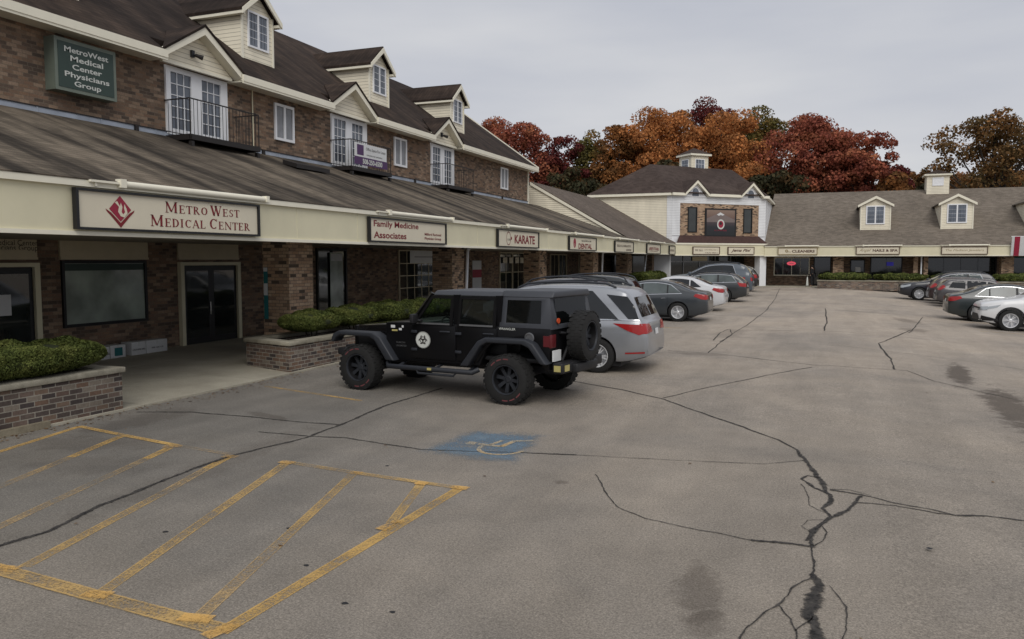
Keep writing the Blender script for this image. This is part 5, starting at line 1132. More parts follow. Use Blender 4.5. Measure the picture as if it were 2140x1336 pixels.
    for sg in (-1, 1): 
        m = MB(); m.tube([(X_(1.74), sg*.77, 1.28), (X_(2.14), sg*.70, 1.84)], .035, 4); link('pillar', sj(m.mesh('a', body_m)), root)
        for d in (2.60, 3.40): m = MB(); m.box(X_(d), sg*.70, 1.27, X_(d+.1), sg*.77, 1.82); link('pillar', sj(m.mesh('a', body_m)), root)
    m = MB(); m.quad((X_(1.76),-.72,1.30),(X_(1.76),.72,1.30),(X_(2.13),.66,1.83),(X_(2.13),-.66,1.83)); link('windshield', sj(m.mesh('w', M['jeep_front_glass'])), root)
    # cabin
    m = MB(); m.box(X_(2.05), -.70, .78, X_(1.75), .70, 1.27); m.box(X_(4.3), -.70, .70, X_(1.8), .70, .78); link('dashboard', sj(bevel_mesh(m.mesh('d', M['dark']), .03)), root).data.materials[0] = M['dark']
    for sx, sy in ((2.75,-.36),(2.75,.36),(3.5,-.34),(3.5,.34)):
        m = MB(); m.box(X_(sx), sy-.24, .78, X_(sx-.5), sy+.24, 1.0); m.box(X_(sx+.12), sy-.24, .95, X_(sx), sy+.24, 1.48); m.box(X_(sx+.11), sy-.12, 1.5, X_(sx+.02), sy+.12, 1.66); mpart('seat', sj(bevel_mesh(m.mesh('s', M['dark']), .04)), M['dark'], root)
    m = MB(); prev = [(X_(2.22)+.05*math.sin(k*PI/8), .36+.18*math.cos(k*PI/8), 1.22+.17*math.sin(k*PI/8)) for k in range(17)]; m.tube(prev, .016, 6, caps=False); link('steering_wheel', sj(m.mesh('s', M['dark'])), root)
    # bumpers, spare, antenna
    m = MB(); m.box(X_(.30), -.50, .60, X_(.04), .50, .78); m.box(X_(.34), -.82, .62, X_(.14), .82, .76); mpart('front_bumper', sj(bevel_mesh(m.mesh('b', M['dark']), .04, 3)), M['dark'], root)
    m = MB(); m.box(X_(4.58), -.78, .56, X_(4.40), .78, .74); m.box(X_(4.66), -.40, .54, X_(4.50), .40, .70); mpart('rear_bumper', sj(bevel_mesh(m.mesh('b', M['dark']), .03, 3)), M['dark'], root)
    q = MB(); q.box(X_(4.55), .782, .60, X_(4.44), .792, .70); q.box(X_(4.592), .55, .60, X_(4.58), .70, .70); link('bumper_reflector', sj(q.mesh('y', M['yellow_tag'])), root)
    q = MB(); q.box(X_(4.43), .52, .76, X_(4.40), .77, .94); link('license_plate', sj(q.mesh('y', M['paper'])), root)
    q = MB(); q.tube([(X_(4.40), .42, .74), (X_(4.52), .30, 1.18)], .025, 8); q.tube([(X_(4.40),.5,1.22),(X_(4.60),.1,1.15)], .02, 8); q.box(X_(4.62), -.20, .95, X_(4.38), .20, 1.22); link('spare_carrier', sj(q.mesh('c', M['dark'])), root)
    q = MB(); q.lathe([(.001,.0),(.045,.0),(.045,.02)], 16, axis='x', c=(X_(4.42), .58, 1.42)); link('reflector', sj(q.mesh('c', M['orange_lens'], fix=True)), root)
    so = wheel_parts(root, 0, 0, .395, .26, 1, 'flare', 8, tread=True, name='spare_wheel', at=(X_(4.62), .06, 1.07), knob=True); so.rotation_euler = (0, 0, PI/2)
    q = MB(); q.tube([(X_(1.62), -.70, 1.28), (X_(1.72), -.72, 1.95)], .005, 5); link('antenna', sj(q.mesh('a', M['dark'])), root)
    m = MB(); m.tube([(X_(1.0),-.7,.42),(X_(1.0),.7,.42)], .05, 8); m.tube([(X_(3.67),-.75,.43),(X_(3.67),.75,.43)], .06, 8); m.tube([(X_(.72),-.75,.43),(X_(.72),.75,.43)], .06, 8); m.box(X_(4.3), -.45, .50, X_(.5), .45, .62); link('chassis', sj(m.mesh('c', M['dark'])), root)
    # heading from the two near wheel contacts
    f = Vector((-8.33, 13.01)); r = Vector((-5.08, 12.57)); d = f-r; place(root, (r.x, r.y), X_(3.67), .95, math.atan2(d.y, d.x)); root.location.z = 0
def tint(name, rgb, fac):
    t = NT(name); tr = t.n('ShaderNodeBsdfTransparent'); tr.inputs[0].default_value = (*rgb, 1); mx = t.n('ShaderNodeMixShader'); mx.inputs[0].default_value = fac
    t.fin((.01,.012,.012,1), .03, spec=.6); t.L.new(tr.outputs[0], mx.inputs[1]); t.L.new(t.b.outputs[0], mx.inputs[2]); t.L.new(mx.outputs[0], t.out.inputs[0]); return t.m
M['jeep_front_glass'] = tint('lightly_tinted_glass', (.62,.72,.66), .14); M['jeep_rear_glass'] = tint('privacy_glass', (.10,.11,.12), .45)
build_jeep()
# ---------------------------------------------------------------- shop signs
def fascia_sign(F, a0, a1, z0, z1, label, content, face='sign_face', name='shop_sign', frame='black', light=True, d=.03, grp='framed shop signs on the fascia'):
    c = F.p((a0+a1)/2, z0, d); root = thing(name, label, 'sign', c, group=grp)
    m = MB(); F.box(m, a0, a1, z0, z1, d, d+.05); part('board', m, M[face], root)
    m = MB(); w = .018
    F.box(m, a0-.03, a0+w, z0-.03, z1+.03, d, d+.09); F.box(m, a1-w, a1+.03, z0-.03, z1+.03, d, d+.09); F.box(m, a0+w, a1-w, z1-w+.01, z1+.03, d, d+.09); F.box(m, a0+w, a1-w, z0-.03, z0+w-.01, d, d+.09)
    part('frame', m, M[frame], root)
    byM = {}
    for g, a, z, mat in content: mb = byM.setdefault(mat, MB()); F.geo(mb, g, a, z, d+.055 + (.004 if mat == 'sign_face' else 0))
    for mat, mb in byM.items(): part('emblem' if mat in ('red_ink', 'sign_face') else 'lettering', mb, M[mat], root)
    return root
def sign_light(F, a0, a1, z, label, o=.10):
    root = thing('sign_light', label, 'light fixture', F.p((a0+a1)/2, z, o), group='light bars above the fascia signs'); m = MB()
    m.tube([F.p(a0+.62, z+.01, o-.02), F.p(a1, z+.01, o-.02)], .058, 10); part('housing', m, M['trim'], root, 40)
    m = MB(); F.box(m, a0, a0+.6, z-.0, z+.035, o-.03, o+.03); F.box(m, a0+.55, a0+.66, z-.05, z+.09, o-.07, o+.06); F.box(m, a0+.1, a0+.14, z-.06, z+.03, o-.08, o+.0); part('bracket', m, M['trim'], root); m = MB(); F.box(m, a1-.06, a1+.02, z-.04, z+.08, o-.07, o+.06); part('end_cap', m, M['trim'], root)
def poly(pts): return (np.array(pts), [tuple(range(len(pts)))])
def ringp(r0, r1, n=24, sy=1.0):
    v = [(r*math.cos(2*PI*k/n), r*sy*math.sin(2*PI*k/n)) for r in (r0, r1) for k in range(n)]; return np.array(v), [(k, (k+1) % n, n+(k+1) % n, n+k)[::-1] for k in range(n)]
FS = Face('x', -10.87)
def mw():
    l1 = [('M',1.22)]+[(c,.92) for c in 'ETRO']+[(' ',.5)]+[('W',1.22)]+[(c,.92) for c in 'EST']; l2 = [('M',1.22)]+[(c,.92) for c in 'EDICAL']+[(' ',.9)]+[('C',1.22)]+[(c,.92) for c in 'ENTER']
    g1 = serif_geo(l1); g2 = serif_geo(l2); g1 = (g1[0]*[1.92/g1[2],.155], g1[1]); g2 = (g2[0]*[2.55/g2[2],.16], g2[1]); f = .20
    logo = poly([(0,f),(f*1.0,.0),(0,-f),(-f*1.0,.0)][::-1][::-1][::-1]); 
    swirl = [(-.13,.12),(-.05,.05),(-.07,-.03),(-.02,-.10),(.05,-.12),(.12,-.05),(.10,.03),(.06,.10),(.05,.03),(.07,-.03),(.03,-.07),(.0,-.03),(.02,.05),(-.01,.12),(-.03,.06),(-.08,.14)]
    ch = [(-.29,.06),(-.18,.0),(0,-.16),(.18,.0),(.29,.06),(.27,.02),(.18,-.06),(0,-.24),(-.18,-.06),(-.27,.02)]
    return [((g1[0], g1[1]), 11.80, 3.325, 'maroon'), ((g2[0], g2[1]), 11.78, 3.075, 'maroon'), (poly([(0,f*1.1),(-.22,0),(0,-.2),(.22,0)]), 9.88, 3.32, 'red_ink'), (poly(swirl[::-1]), 9.90, 3.31, 'sign_face'), (poly(ch[::-1]), 9.88, 3.26, 'maroon')]
fascia_sign(FS, 9.06, 13.28, 3.0, 3.58, 'large METROWEST MEDICAL CENTER sign with maroon flame logo', mw()); sign_light(FS, 9.3, 13.55, 3.72, 'pale light bar above the METROWEST MEDICAL CENTER sign')
T = text_geo
fascia_sign(FS, 17.55, 21.87, 2.98, 3.56, 'Family Medicine Associates sign with bold maroon lettering', [(T('Family Medicine', width=2.4, height=.205, bold=.02), 18.95, 3.405, 'maroon'), (T('Associates', width=1.7, height=.17, bold=.02), 18.60, 3.14, 'maroon'), (T('Milford Regional', width=1.05, height=.095, bold=.02), 21.05, 3.22, 'maroon'), (T('Physician Group', width=1.05, height=.095, bold=.02), 21.05, 3.10, 'maroon')]); sign_light(FS, 17.9, 22.35, 3.72, 'pale light bar above the Family Medicine Associates sign')
fascia_sign(FS, 26.03, 30.27, 2.98, 3.56, 'KARATE sign with round emblem', [(T('KARATE', width=2.2, height=.32, bold=.03), 28.75, 3.26, 'maroon'), (ringp(.19,.215,24,1.15), 27.05, 3.27, 'maroon'), (bars_geo(.3,.09,2), 27.1, 3.24, 'dark_ink'), (ringp(0,.06,12), 27.32, 3.28, 'maroon')]); sign_light(FS, 26.3, 31.3, 3.70, 'pale light bar above the KARATE sign')
fascia_sign(FS, 34.42, 38.87, 2.96, 3.54, 'DENTAL sign with a round maroon tooth emblem', [(T('DENTAL', width=2.3, height=.25, bold=.03), 37.0, 3.13, 'maroon'), (bars_geo(1.7,.10,6), 37.2, 3.40, 'dark_ink'), (ringp(0,.2,20,1.1), 35.25, 3.26, 'red_ink'), (bars_geo(.12,.2,8), 35.25, 3.2, 'sign_face')]); sign_light(FS, 34.7, 40.2, 3.68, 'pale light bar above the DENTAL sign')
fascia_sign(FS, 42.75, 47.15, 2.94, 3.52, 'sign with two lines of small dark print between DENTAL and the arched red sign', [(bars_geo(3.3,.17,11), 44.9, 3.30, 'brown_ink'), (bars_geo(1.3,.14,12), 46.0, 3.08, 'brown_ink')]); sign_light(FS, 43.1, 48.5, 3.66, 'pale light bar above the sign with two lines of dark print')
arch = []
g = bars_geo(3.4, .24, 15); v = np.array(g[0]); v[:, 1] += .06*(1-(v[:, 0]/1.7)**2)
fascia_sign(FS, 51.1, 55.5, 2.92, 3.52, 'sign with arched crimson print, next to last on the left fascia', [((v, g[1]), 53.3, 3.22, 'red_ink'), (bars_geo(2.6,.09,16), 53.3, 3.08, 'maroon')]); sign_light(FS, 51.4, 56.9, 3.66, 'pale light bar above the sign with arched crimson print')
fascia_sign(FS, 59.0, 61.3, 2.92, 3.50, 'small sign with dark italic print at the inner corner of the fascia', [(bars_geo(1.6,.2,18), 60.1, 3.22, 'brown_ink')])
FC = Face('c', ((A_[0]+N_[0]*.50, A_[1]+N_[1]*.50), U_, N_))
fascia_sign(FC, 1.6, 4.1, 2.93, 3.48, 'sign with faint script and small brown print on the angled tower fascia', [(bars_geo(.8,.2,20), 2.2, 3.25, 'brown_ink'), (bars_geo(1.3,.10,21), 3.3, 3.27, 'gold_ink'), (bars_geo(1.2,.12,22), 3.35, 3.05, 'brown_ink')], frame='brown_ink')
fascia_sign(FC, 4.95, 7.5, 2.93, 3.48, 'Jema Pini sign in brown script on the angled tower fascia', [(T('Jema Pini', width=1.95, height=.30, bold=.03, shear=.45), 6.2, 3.2, 'brown_ink')], frame='brown_ink')
FY = Face('y', 67.6)
fascia_sign(FY, -3.63, -.72, 2.92, 3.42, 'CLEANERS sign on the back wing fascia', [(T('CLEANERS', width=1.7, height=.22, bold=.04), -1.75, 3.16, 'brown_ink'), (ringp(.05,.12,16), -3.0, 3.18, 'gold_ink'), (bars_geo(.35,.12,30), -2.85, 3.12, 'gold_ink')], frame='gold_ink')
fascia_sign(FY, 2.13, 5.13, 2.93, 3.46, 'Angel NAILS & SPA sign on the back wing fascia', [(T('Angel', width=.85, height=.30, shear=.5), 2.75, 3.2, 'gold_ink'), (T('NAILS & SPA', width=1.75, height=.2, bold=.04), 4.15, 3.2, 'brown_ink')], frame='brown_ink')
fascia_sign(FY, 8.0, 10.98, 2.92, 3.43, 'The Madison Jewelers sign with gold lettering on the back wing fascia', [(T('The Madison Jewelers', width=2.5, height=.2, shear=.2), 9.5, 3.18, 'gold_ink')], frame='brown_ink')
for a0, a1, l in ((-3.7,-.6,'pale light bar above the CLEANERS sign'), (2.0,5.3,'pale light bar above the NAILS & SPA sign'), (7.9,11.1,'pale light bar above the Madison Jewelers sign')): sign_light(FY, a0, a1, 3.56, l, .14)
# green box sign on the upper brick wall
root = thing('wall_sign', 'dark green MetroWest Medical Center Physicians Group box sign on the upper brick wall', 'sign', (-16.3, 13.9, 6.3))
m = MB(); m.box(-16.4, 13.1, 6.3, -16.08, 14.75, 7.47); part('box', m, M['green_frame'], root); m = MB(); m.box(-16.08, 13.18, 6.38, -16.07, 14.67, 7.39); part('face', m, M['green_sign'], root)
m = MB(); FG = Face('x', -16.07)
for i, (s_, w_) in enumerate((('MetroWest', 1.18), ('Medical', .88), ('Center', .80), ('Physicians', 1.2), ('Group', .72))): FG.geo(m, T(s_, width=w_, height=.125 if i not in (3, 4) else .155, bold=.02), 13.93, 7.24-.185*i-(.015 if i > 2 else 0), .006)
part('lettering', m, M['offwhite'], root)
# vinyl banner on the middle balcony
root = thing('banner', 'white and purple vinyl banner tied to the middle balcony railing', 'banner', (-15.47, 25.4, 5.9)); FBn = Face('x', -15.49)
m = MB(); FBn.box(m, 24.27, 26.45, 6.14, 6.62, 0, .012); part('upper_half', m, M['paper'], root); m = MB(); FBn.box(m, 24.27, 26.5, 5.86, 6.14, 0, .012); part('lower_half', m, M['purple'], root)
m = MB(); FBn.box(m, 24.42, 24.85, 6.2, 6.56, .012, .016); part('emblem', m, M['purple'], root)
m = MB(); FBn.geo(m, T('Office Space For Lease', width=1.35), 25.68, 6.44, .017); FBn.geo(m, bars_geo(1.1,.06,40), 25.6, 6.25, .017); part('lettering', m, M['dark_ink'], root)
m = MB(); FBn.geo(m, T('508-250-6500', width=1.35, bold=.03), 25.45, 6.0, .017); part('telephone_number', m, M['offwhite'], root)
for y, l in ((17.35, 'small black floodlight on the nearest cream pediment'), (32.4, 'small grey floodlight on the farthest cream pediment')):
    r = thing('floodlight', l, 'floodlight', (-16.1, y, 7.95)); m = MB(); m.box(-16.15, y-.07, 7.96, -16.08, y+.03, 8.14); part('mount', m, M['flare'], r); m = MB(); m.tube([(-16.05,y,8.02),(-15.92,y+.16,7.96)], [.04,.07], 10); part('lamp', m, M['iron'], r)
# notices in the shop windows
def flat(name, label, cat, F, a0, a1, z0, z1, m, o=.03, extra=None, grp=None):
    r = thing(name, label, cat, F.p((a0+a1)/2, z0, o), group=grp); q = MB(); F.box(q, a0, a1, z0, z1, o, o+.012); part('sheet', q, M[m], r)
    for (b0, b1, c0, c1, mm) in extra or []: q = MB(); F.box(q, b0, b1, c0, c1, o+.012, o+.016); part('print', q, M[mm], r)
flat('poster', 'pale poster in the tall shop window beside the nearest brick pier', 'poster', FX, 23.9, 24.7, .7, 2.75, 'glass_green', .07, [(23.95,24.65,2.45,2.7,'paper')])
flat('notice', 'white paper notice in the top of the gridded shop window', 'notice', FX, 29.7, 32.05, 2.35, 2.88, 'paper', .08, [(30.1,31.7,2.6,2.63,'dark_ink')])
flat('notice', 'tall white and red notice on the wall beside the drainpipe', 'notice', FX, 36.2, 37.3, .9, 2.45, 'paper', .02, [(36.2,37.3,1.6,2.0,'red_ink')])
flat('sign_board', 'narrow teal and white vertical board on the near face of the brick pier', 'sign', Face('y', 16.52), -13.25, -13.13, 1.0, 2.3, 'teal', .03, [(-13.25,-13.13,1.6,1.9,'paper'),(-13.25,-13.13,2.2,2.3,'paper')])
flat('paper_sheet', 'white sheet taped to the dark door at the left edge', 'notice', FX, 11.5, 12.0, 1.3, 1.75, 'paper', .06)
for i, a in enumerate((40.1, 41.0, 41.9, 42.7)): flat('window_card', 'cream card in a row across the top of the shop window under KARATE', 'card', FX, a, a+.6, 2.3, 2.62, 'sign_face', .08, grp='cream cards in the shop window')
neon = NT('lit_red_sign'); neon.fin((.5,.03,.06,1), .4); neon.b.inputs['Emission Color'].default_value = (1,.12,.18,1); neon.b.inputs['Emission Strength'].default_value = .55
neo2 = NT('lit_blue_sign'); neo2.fin((.03,.03,.3,1), .4); neo2.b.inputs['Emission Color'].default_value = (.1,.08,1,1); neo2.b.inputs['Emission Strength'].default_value = .08
M['neon'] = neon.m; M['neo2'] = neo2.m
r = thing('lit_sign', 'glowing red oval OPEN sign in the window under CLEANERS', 'sign', (-2.75, 70.8, 2.0)); m = MB(); m.add([(-2.75+.36*math.cos(k*PI/12), 70.86, 2.18+.16*math.sin(k*PI/12)) for k in range(24)], [tuple(range(24))]); part('oval', m, M['neon'], r); m = MB(); FB.geo(m, T('OPEN', width=.42, bold=.03), -2.75, 2.18, .15); part('lettering', m, M['offwhite'], r)
r = thing('lit_sign', 'glowing blue sign in the nail salon window', 'sign', (4.75, 70.8, 2.0)); m = MB(); m.box(4.5, 70.84, 2.0, 5.0, 70.87, 2.3); part('panel', m, M['neo2'], r)
flat('window_sticker', 'bright white sticker on the dark door left of the blue lit sign', 'sticker', FB, 2.2, 2.6, 1.5, 1.9, 'paper', .08)
# white banner with a crimson stripe at the right end of the fascia
r = thing('striped_banner', 'white banner with a crimson stripe hung over the fascia at the right edge', 'banner', (13.4, 67.45, 2.8)); m = MB(); m.prism([(12.45,67.2,4.15),(12.45,67.5,2.78),(12.45,67.53,2.78),(12.45,67.23,4.15)], (2.6,0,0)); part('cloth', m, M['paper'], r)
m = MB(); m.prism([(12.62,67.19,4.16),(12.62,67.49,2.77),(12.62,67.5,2.77),(12.62,67.2,4.16)], (.34,0,0)); part('stripe', m, M['red_ink'], r); m = MB(); m.tube([(12.4,67.22,4.17),(15.1,67.22,4.17)], .02, 8); part('pole', m, M['white'], r)

# ---------------------------------------------------------------- drainpipes
def pipe(x0, y0, z0, x1, y1, z1, label, r=.055):
    m = MB(); m.tube([(x0,y0,z0),(x1,y1,z1)], r, 10); m.tube([(x1,y1,z1),(x1+.12,y1,z1+.1),(x1+.5,y1,z1+.12)], r, 10)
    solo('drainpipe', m, M['white'], label, 'drainpipe', 'white pipes under the canopy', 40)
pipe(-12.38,26.7,.1,-12.38,26.95,2.85,'white drainpipe leaning beside the second brick pier, behind the off-roader')
pipe(-12.38,45.8,.3,-12.38,46.1,2.85,'thin white drainpipe beside the pier between DENTAL and the sign with dark print'); pipe(-12.2,56.4,.3,-12.2,57.6,2.85,'leaning white drainpipe nearest the white tower column'); pipe(6.75,68.4,.3,6.75,68.4,2.8,'white pipe standing before the brick piers of the back wing')

# ---------------------------------------------------------------- planters
def planter(label, x0, x1, y0, y1, zc, g=0, cham=0.0, axis='x', foot=True):
    root = thing('brick_planter', label, 'planter', ((x0+x1)/2, (y0+y1)/2, g), group='brick planters with stone coping'); w = .24
    outer = [(x1,y0+cham*0),(x1,y1),(x0,y1),(x0,y0+cham)] ; inner = [(x1-w,y0+w+cham*.2),(x1-w,y1-w),(x0+w,y1-w),(x0+w,y0+w+cham*.8)]
    def wallring(o, i, z0, z1, mb):
        n = 4; v = [(*p, z0) for p in o]+[(*p, z0) for p in i]+[(*p, z1) for p in o]+[(*p, z1) for p in i]; f = []
        for k in range(n): j = (k+1) % n; f += [(k, j, 8+j, 8+k), (4+j, 4+k, 12+k, 12+j), (8+k, 8+j, 12+j, 12+k), (j, k, 4+k, 4+j)]
        mb.add(v, f)
    m = MB(); wallring(outer, inner, g-.1, zc-.085, m); part('brick_wall', m, M['brick_planter'], root, fix=True)
    e = .045; o2 = [(outer[0][0]+e,outer[0][1]-e),(outer[1][0]+e,outer[1][1]+e),(outer[2][0]-e,outer[2][1]+e),(outer[3][0]-e,outer[3][1]-e)]; i2 = [(inner[0][0]-e,inner[0][1]+e),(inner[1][0]-e,inner[1][1]-e),(inner[2][0]+e,inner[2][1]-e),(inner[3][0]+e,inner[3][1]+e)]
    m = MB(); wallring(o2, i2, zc-.085, zc, m); me = m.mesh('c', M['coping'], off=wloc(root), fix=True); mpart('coping', bevel_mesh(me, .012, 2), M['coping'], root)
    m = MB(); m.prism([(*p, zc-.16) for p in inner], (0,0,-.2)); part('soil', m, M['soil'], root)
    if foot: m = MB(); m.box(x1-.05, y0, g-.05, x1+.09, y1-1.4 if y1 < 12 else y1, g+.10); part('footing', m, M['footing'], root)
planter('brick planter with mossy coping at the left edge, nearest the camera', -12.3, -10.80, -2.0, 9.8, .73)
planter('brick planter with pale coping behind the off-roader', -12.35, -10.83, 14.25, 25.0, .71, cham=.45, foot=False)
planter('brick planter in front of the inner corner shops', -12.35, -10.85, 50.5, 60.5, 1.0, g=.25, foot=False)
planter('long brick planter in front of the back wing', -.62, 23, 65.5, 67.1, .93, g=.28, foot=False)

# ---------------------------------------------------------------- foliage
def leaves(n, centers, radii, size, r, up=.25, shell=.55):
    """n small leaf quads scattered over the shells of clumps; numpy arrays of vertices and faces"""
    rg = np.random.RandomState(r); k = rg.randint(0, len(centers), n); C_ = np.array(centers)[k]; Rr = np.array(radii)[k]
    d = rg.normal(size=(n, 3)); d[:, 2] += up; d /= np.linalg.norm(d, axis=1)[:, None]
    rad = (shell + (1-shell)*rg.rand(n)**.6)[:, None]; p = C_ + d*Rr*rad
    nn = d + rg.normal(size=(n, 3))*.55; nn /= np.linalg.norm(nn, axis=1)[:, None]
    t_ = np.cross(nn, rg.normal(size=(n, 3))); t_ /= np.linalg.norm(t_, axis=1)[:, None]; b = np.cross(nn, t_); s = size*(.6+.8*rg.rand(n))[:, None]
    V = np.stack([p-t_*s*.5, p+b*s*.36, p+t_*s*.5, p-b*s*.36], 1).reshape(-1, 3); return V
def leaf_mesh(name, V, mat, off):
    n = len(V)//4; me = bpy.data.meshes.new(name); me.vertices.add(len(V)); me.vertices.foreach_set('co', (V-np.array(off)).ravel()); me.loops.add(len(V)); me.loops.foreach_set('vertex_index', np.arange(len(V), dtype=np.int32))
    me.polygons.add(n); me.polygons.foreach_set('loop_start', np.arange(0, len(V), 4, dtype=np.int32)); me.materials.append(mat); me.update(calc_edges=True); return me
def tree(label, x, y, top, rx, mat, seed, base=1.0, nleaf=9000, clumps=46, crown=.62, low=None, leaf=.42, open_=False, grp='autumn trees behind the shops'):
    r = random.Random(seed); root = thing('autumn_tree', label, 'tree', (x, y, gz(y)), group=grp); H = top
    zc0 = H*(1-crown) if low is None else low; cz = (H+zc0)/2; rz = (H-zc0)/2; C_ = []; Rr = []
    for i in range(clumps):
        a = r.uniform(0, 2*PI); u = 1-1.75*r.random()**1.35 if i else 1.0; q = math.sqrt(max(0, 1-u*u)); k = r.uniform(.62, .92) if i % 4 else r.uniform(.1, .55)
        c = (x+rx*k*q*math.cos(a), y+rx*k*q*math.sin(a)*.9, cz+rz*k*u); C_.append(c); f = r.uniform(.15, .27)*(.8 if open_ else 1); Rr.append((rx*f*1.3, rx*f*1.3, rx*f*.95))
    V = leaves(nleaf, C_, Rr, leaf, seed, .35, .5)
    link('crown', leaf_mesh('crown', V, M[mat], (x, y, gz(y))), root)
    t_ = MB(); t_.tube([(x,y,gz(y)-.2),(x+.2,y,zc0*.6),(x,y+.1,zc0+rz*.5),(x+.1,y,H*.86)], [rx*.07,rx*.055,rx*.04,rx*.012], 8)
    for i in range(0, clumps, 2 if open_ else 4):
        c = C_[i]; z0 = zc0*.55 + (c[2]-zc0*.55)*.45; t_.tube([(x+.05,y,z0),((x+c[0])/2,(y+c[1])/2,(z0+c[2])/2+.3),c], [rx*.028,rx*.016,rx*.006], 5)
    part('trunk', t_, M['bark'], root, 40)
def pxy(px, y): # direction of a picture column at distance y, used only to lay the tree line out on the map
    a = math.atan((px-1070)/1665) - R_(21.5); return math.tan(a)*y
TS = 1.07
TR = [('bright red orange tree behind the gable end of the brick building',1088,100,17.3,4.6,'lf_red'),('orange red tree between the gable and the maroon tree',1020,104,18.6,4.4,'lf_red'),('dark maroon tree with narrow crown left of the orange crowns',1178,100,16.6,3.1,'lf_maroon'),
 ('olive brown tree beside the dark maroon tree',1235,104,17.6,3.6,'lf_olive'),('greenish brown tree left of the largest orange tree',1290,101,18.0,3.4,'lf_brown'),('large orange oak, broadest and highest of the orange crowns',1365,104,21.4,5.6,'lf_orange'),
 ('dark maroon crown peeping above the orange oaks behind the tower',1478,118,24.0,4.6,'lf_maroon'),('orange tree directly behind the tower cupola',1500,101,19.6,5.4,'lf_orange'),('tall olive green tree between the orange and red crowns',1578,110,22.6,5.4,'lf_olive'),
 ('broad red maple right of the tower roof',1672,103,19.0,5.6,'lf_red'),('second red maple merging with the broad red one',1730,100,17.0,4.4,'lf_red'),('bright red maple at the right end of the red group',1802,98,16.0,3.5,'lf_red'),
 ('small maroon tree low on the skyline left of the roof cupola',1862,102,12.4,2.6,'lf_maroon'),('low orange brown tree left of the roof cupola',1905,108,13.2,3.6,'lf_brown'),('low orange tree on the skyline at the right edge',2120,110,13.0,4.0,'lf_orange'),('low brown tree behind the right oak',2010,115,12.6,4.4,'lf_brown')]
YT = [266,258,283,286,266,226,220,243,230,258,266,279,352,362,366,368]
def ztop(px, y, ytop): x = pxy(px, y); return 2.5+(543-ytop)/1665*(y*.9304-x*.3665)
for i, (lb, px, y, top, rx, mt) in enumerate(TR): tree(lb, pxy(px, y), y, ztop(px, y, YT[i])*1.02, rx*1.17, mt, 100+i, nleaf=int(24000*(rx/4.8)**2), clumps=70, crown=.78, leaf=.31)
tree('large spreading oak with rusty brown leaves and open branches at the right', pxy(2062, 92), 92, ztop(2062, 92, 238)*1.0, 6.3, 'lf_oak', 77, nleaf=12000, clumps=64, crown=.66, open_=True, leaf=.30)
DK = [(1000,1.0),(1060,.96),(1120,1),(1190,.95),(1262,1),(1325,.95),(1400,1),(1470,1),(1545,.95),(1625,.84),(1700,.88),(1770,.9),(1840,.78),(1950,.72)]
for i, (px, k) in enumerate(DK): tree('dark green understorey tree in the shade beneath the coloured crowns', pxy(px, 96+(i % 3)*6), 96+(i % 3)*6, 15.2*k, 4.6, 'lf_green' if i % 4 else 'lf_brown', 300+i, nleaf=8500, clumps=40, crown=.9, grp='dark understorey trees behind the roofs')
def bush(label, cx, cy, z0, rx, ry, h, seed, n=9000, size=.045, name='boxwood_bush', grp='clipped evergreen bushes in the planters'):
    r = random.Random(seed); root = thing(name, label, 'bush', (cx, cy, z0), group=grp); C_ = []; Rr = []
    for i in range(26):
        a = r.uniform(0, 2*PI); q = math.sqrt(r.random())*.72; u = r.uniform(.35, .68); pass
    V = leaves(n, [(cx, cy, z0+h*.5)], [(rx, ry, h*.5)], size, seed, .35, .90)
    c0 = np.array([cx, cy, z0+h*.5]); r0 = np.array([rx, ry, h*.5]); u = (V-c0)/r0; V = c0 + r0*u*(np.linalg.norm(u, axis=1)/((np.abs(u)**3).sum(1)**(1/3)))[:, None]*.93
    ph = (np.sin(V[:,0]*7+seed)*.03+np.sin(V[:,1]*5.3+1.7*seed)*.035+np.sin(V[:,1]*13+V[:,0]*11)*.015)*(h/.5); V[:,2] += ph*np.clip((V[:,2]-z0)/h, 0, 1); V[:,0] += np.sin(V[:,1]*6+seed)*.04; V[:,:2] = np.array([cx, cy])+(V[:,:2]-np.array([cx, cy]))*(.82+.18*np.clip((V[:,2:3]-z0)/h*2.2, 0, 1)); link('foliage', leaf_mesh('foliage', V, M['lf_bush'], (cx, cy, z0)), root)
    m = MB(); rg = r
    m2 = MB(); n1, n2 = 18, 9
    for j in range(n2+1):
        ph = PI*j/n2
        for i in range(n1): a = 2*PI*i/n1; kk = .97; w_ = .90*(.80+.20*min(1, (.52+.44*math.cos(ph))*2.2)); m2.v.append((cx+rx*w_*math.sin(ph)*math.cos(a), cy+ry*w_*math.sin(ph)*math.sin(a), z0+h*.50+h*.42*math.cos(ph)))
    for j in range(n2):
        for i in range(n1): m2.f.append((j*n1+i, (j+1)*n1+i, (j+1)*n1+(i+1) % n1, j*n1+(i+1) % n1)); m2.mi.append(0)
    part('inner_core', m2, plain('dark_green_core', (.030,.038,.012), .9, scale=20) if 'tw' not in M else M['tw'], root, 60)  # solid dark green core added to close the gaps between leaves
    for k in range(3): m.tube([(cx+.05*k, cy-.1+.1*k, z0-.1), (cx+rx*.2*(k-1), cy+ry*.2*(k-1), z0+h*.5)], .02, 6)
    part('stem', m, M['bark'], root)
M['tw'] = plain('dark_green_core', (.035,.045,.014), .9, scale=20, dirt=.6)
bush('broad clipped bush overhanging the planter at the left edge', -11.5, 8.25, .70, .86, 1.70, .54, 1, 52000, .030)
bush('first rounded bush at the near end of the planter behind the off-roader', -11.6, 16.1, .76, .58, .92, .50, 2, 16000, .036)
bush('second rounded bush, just left of the off-roader hood', -11.6, 17.95, .77, .58, .95, .52, 3, 12000, .04)
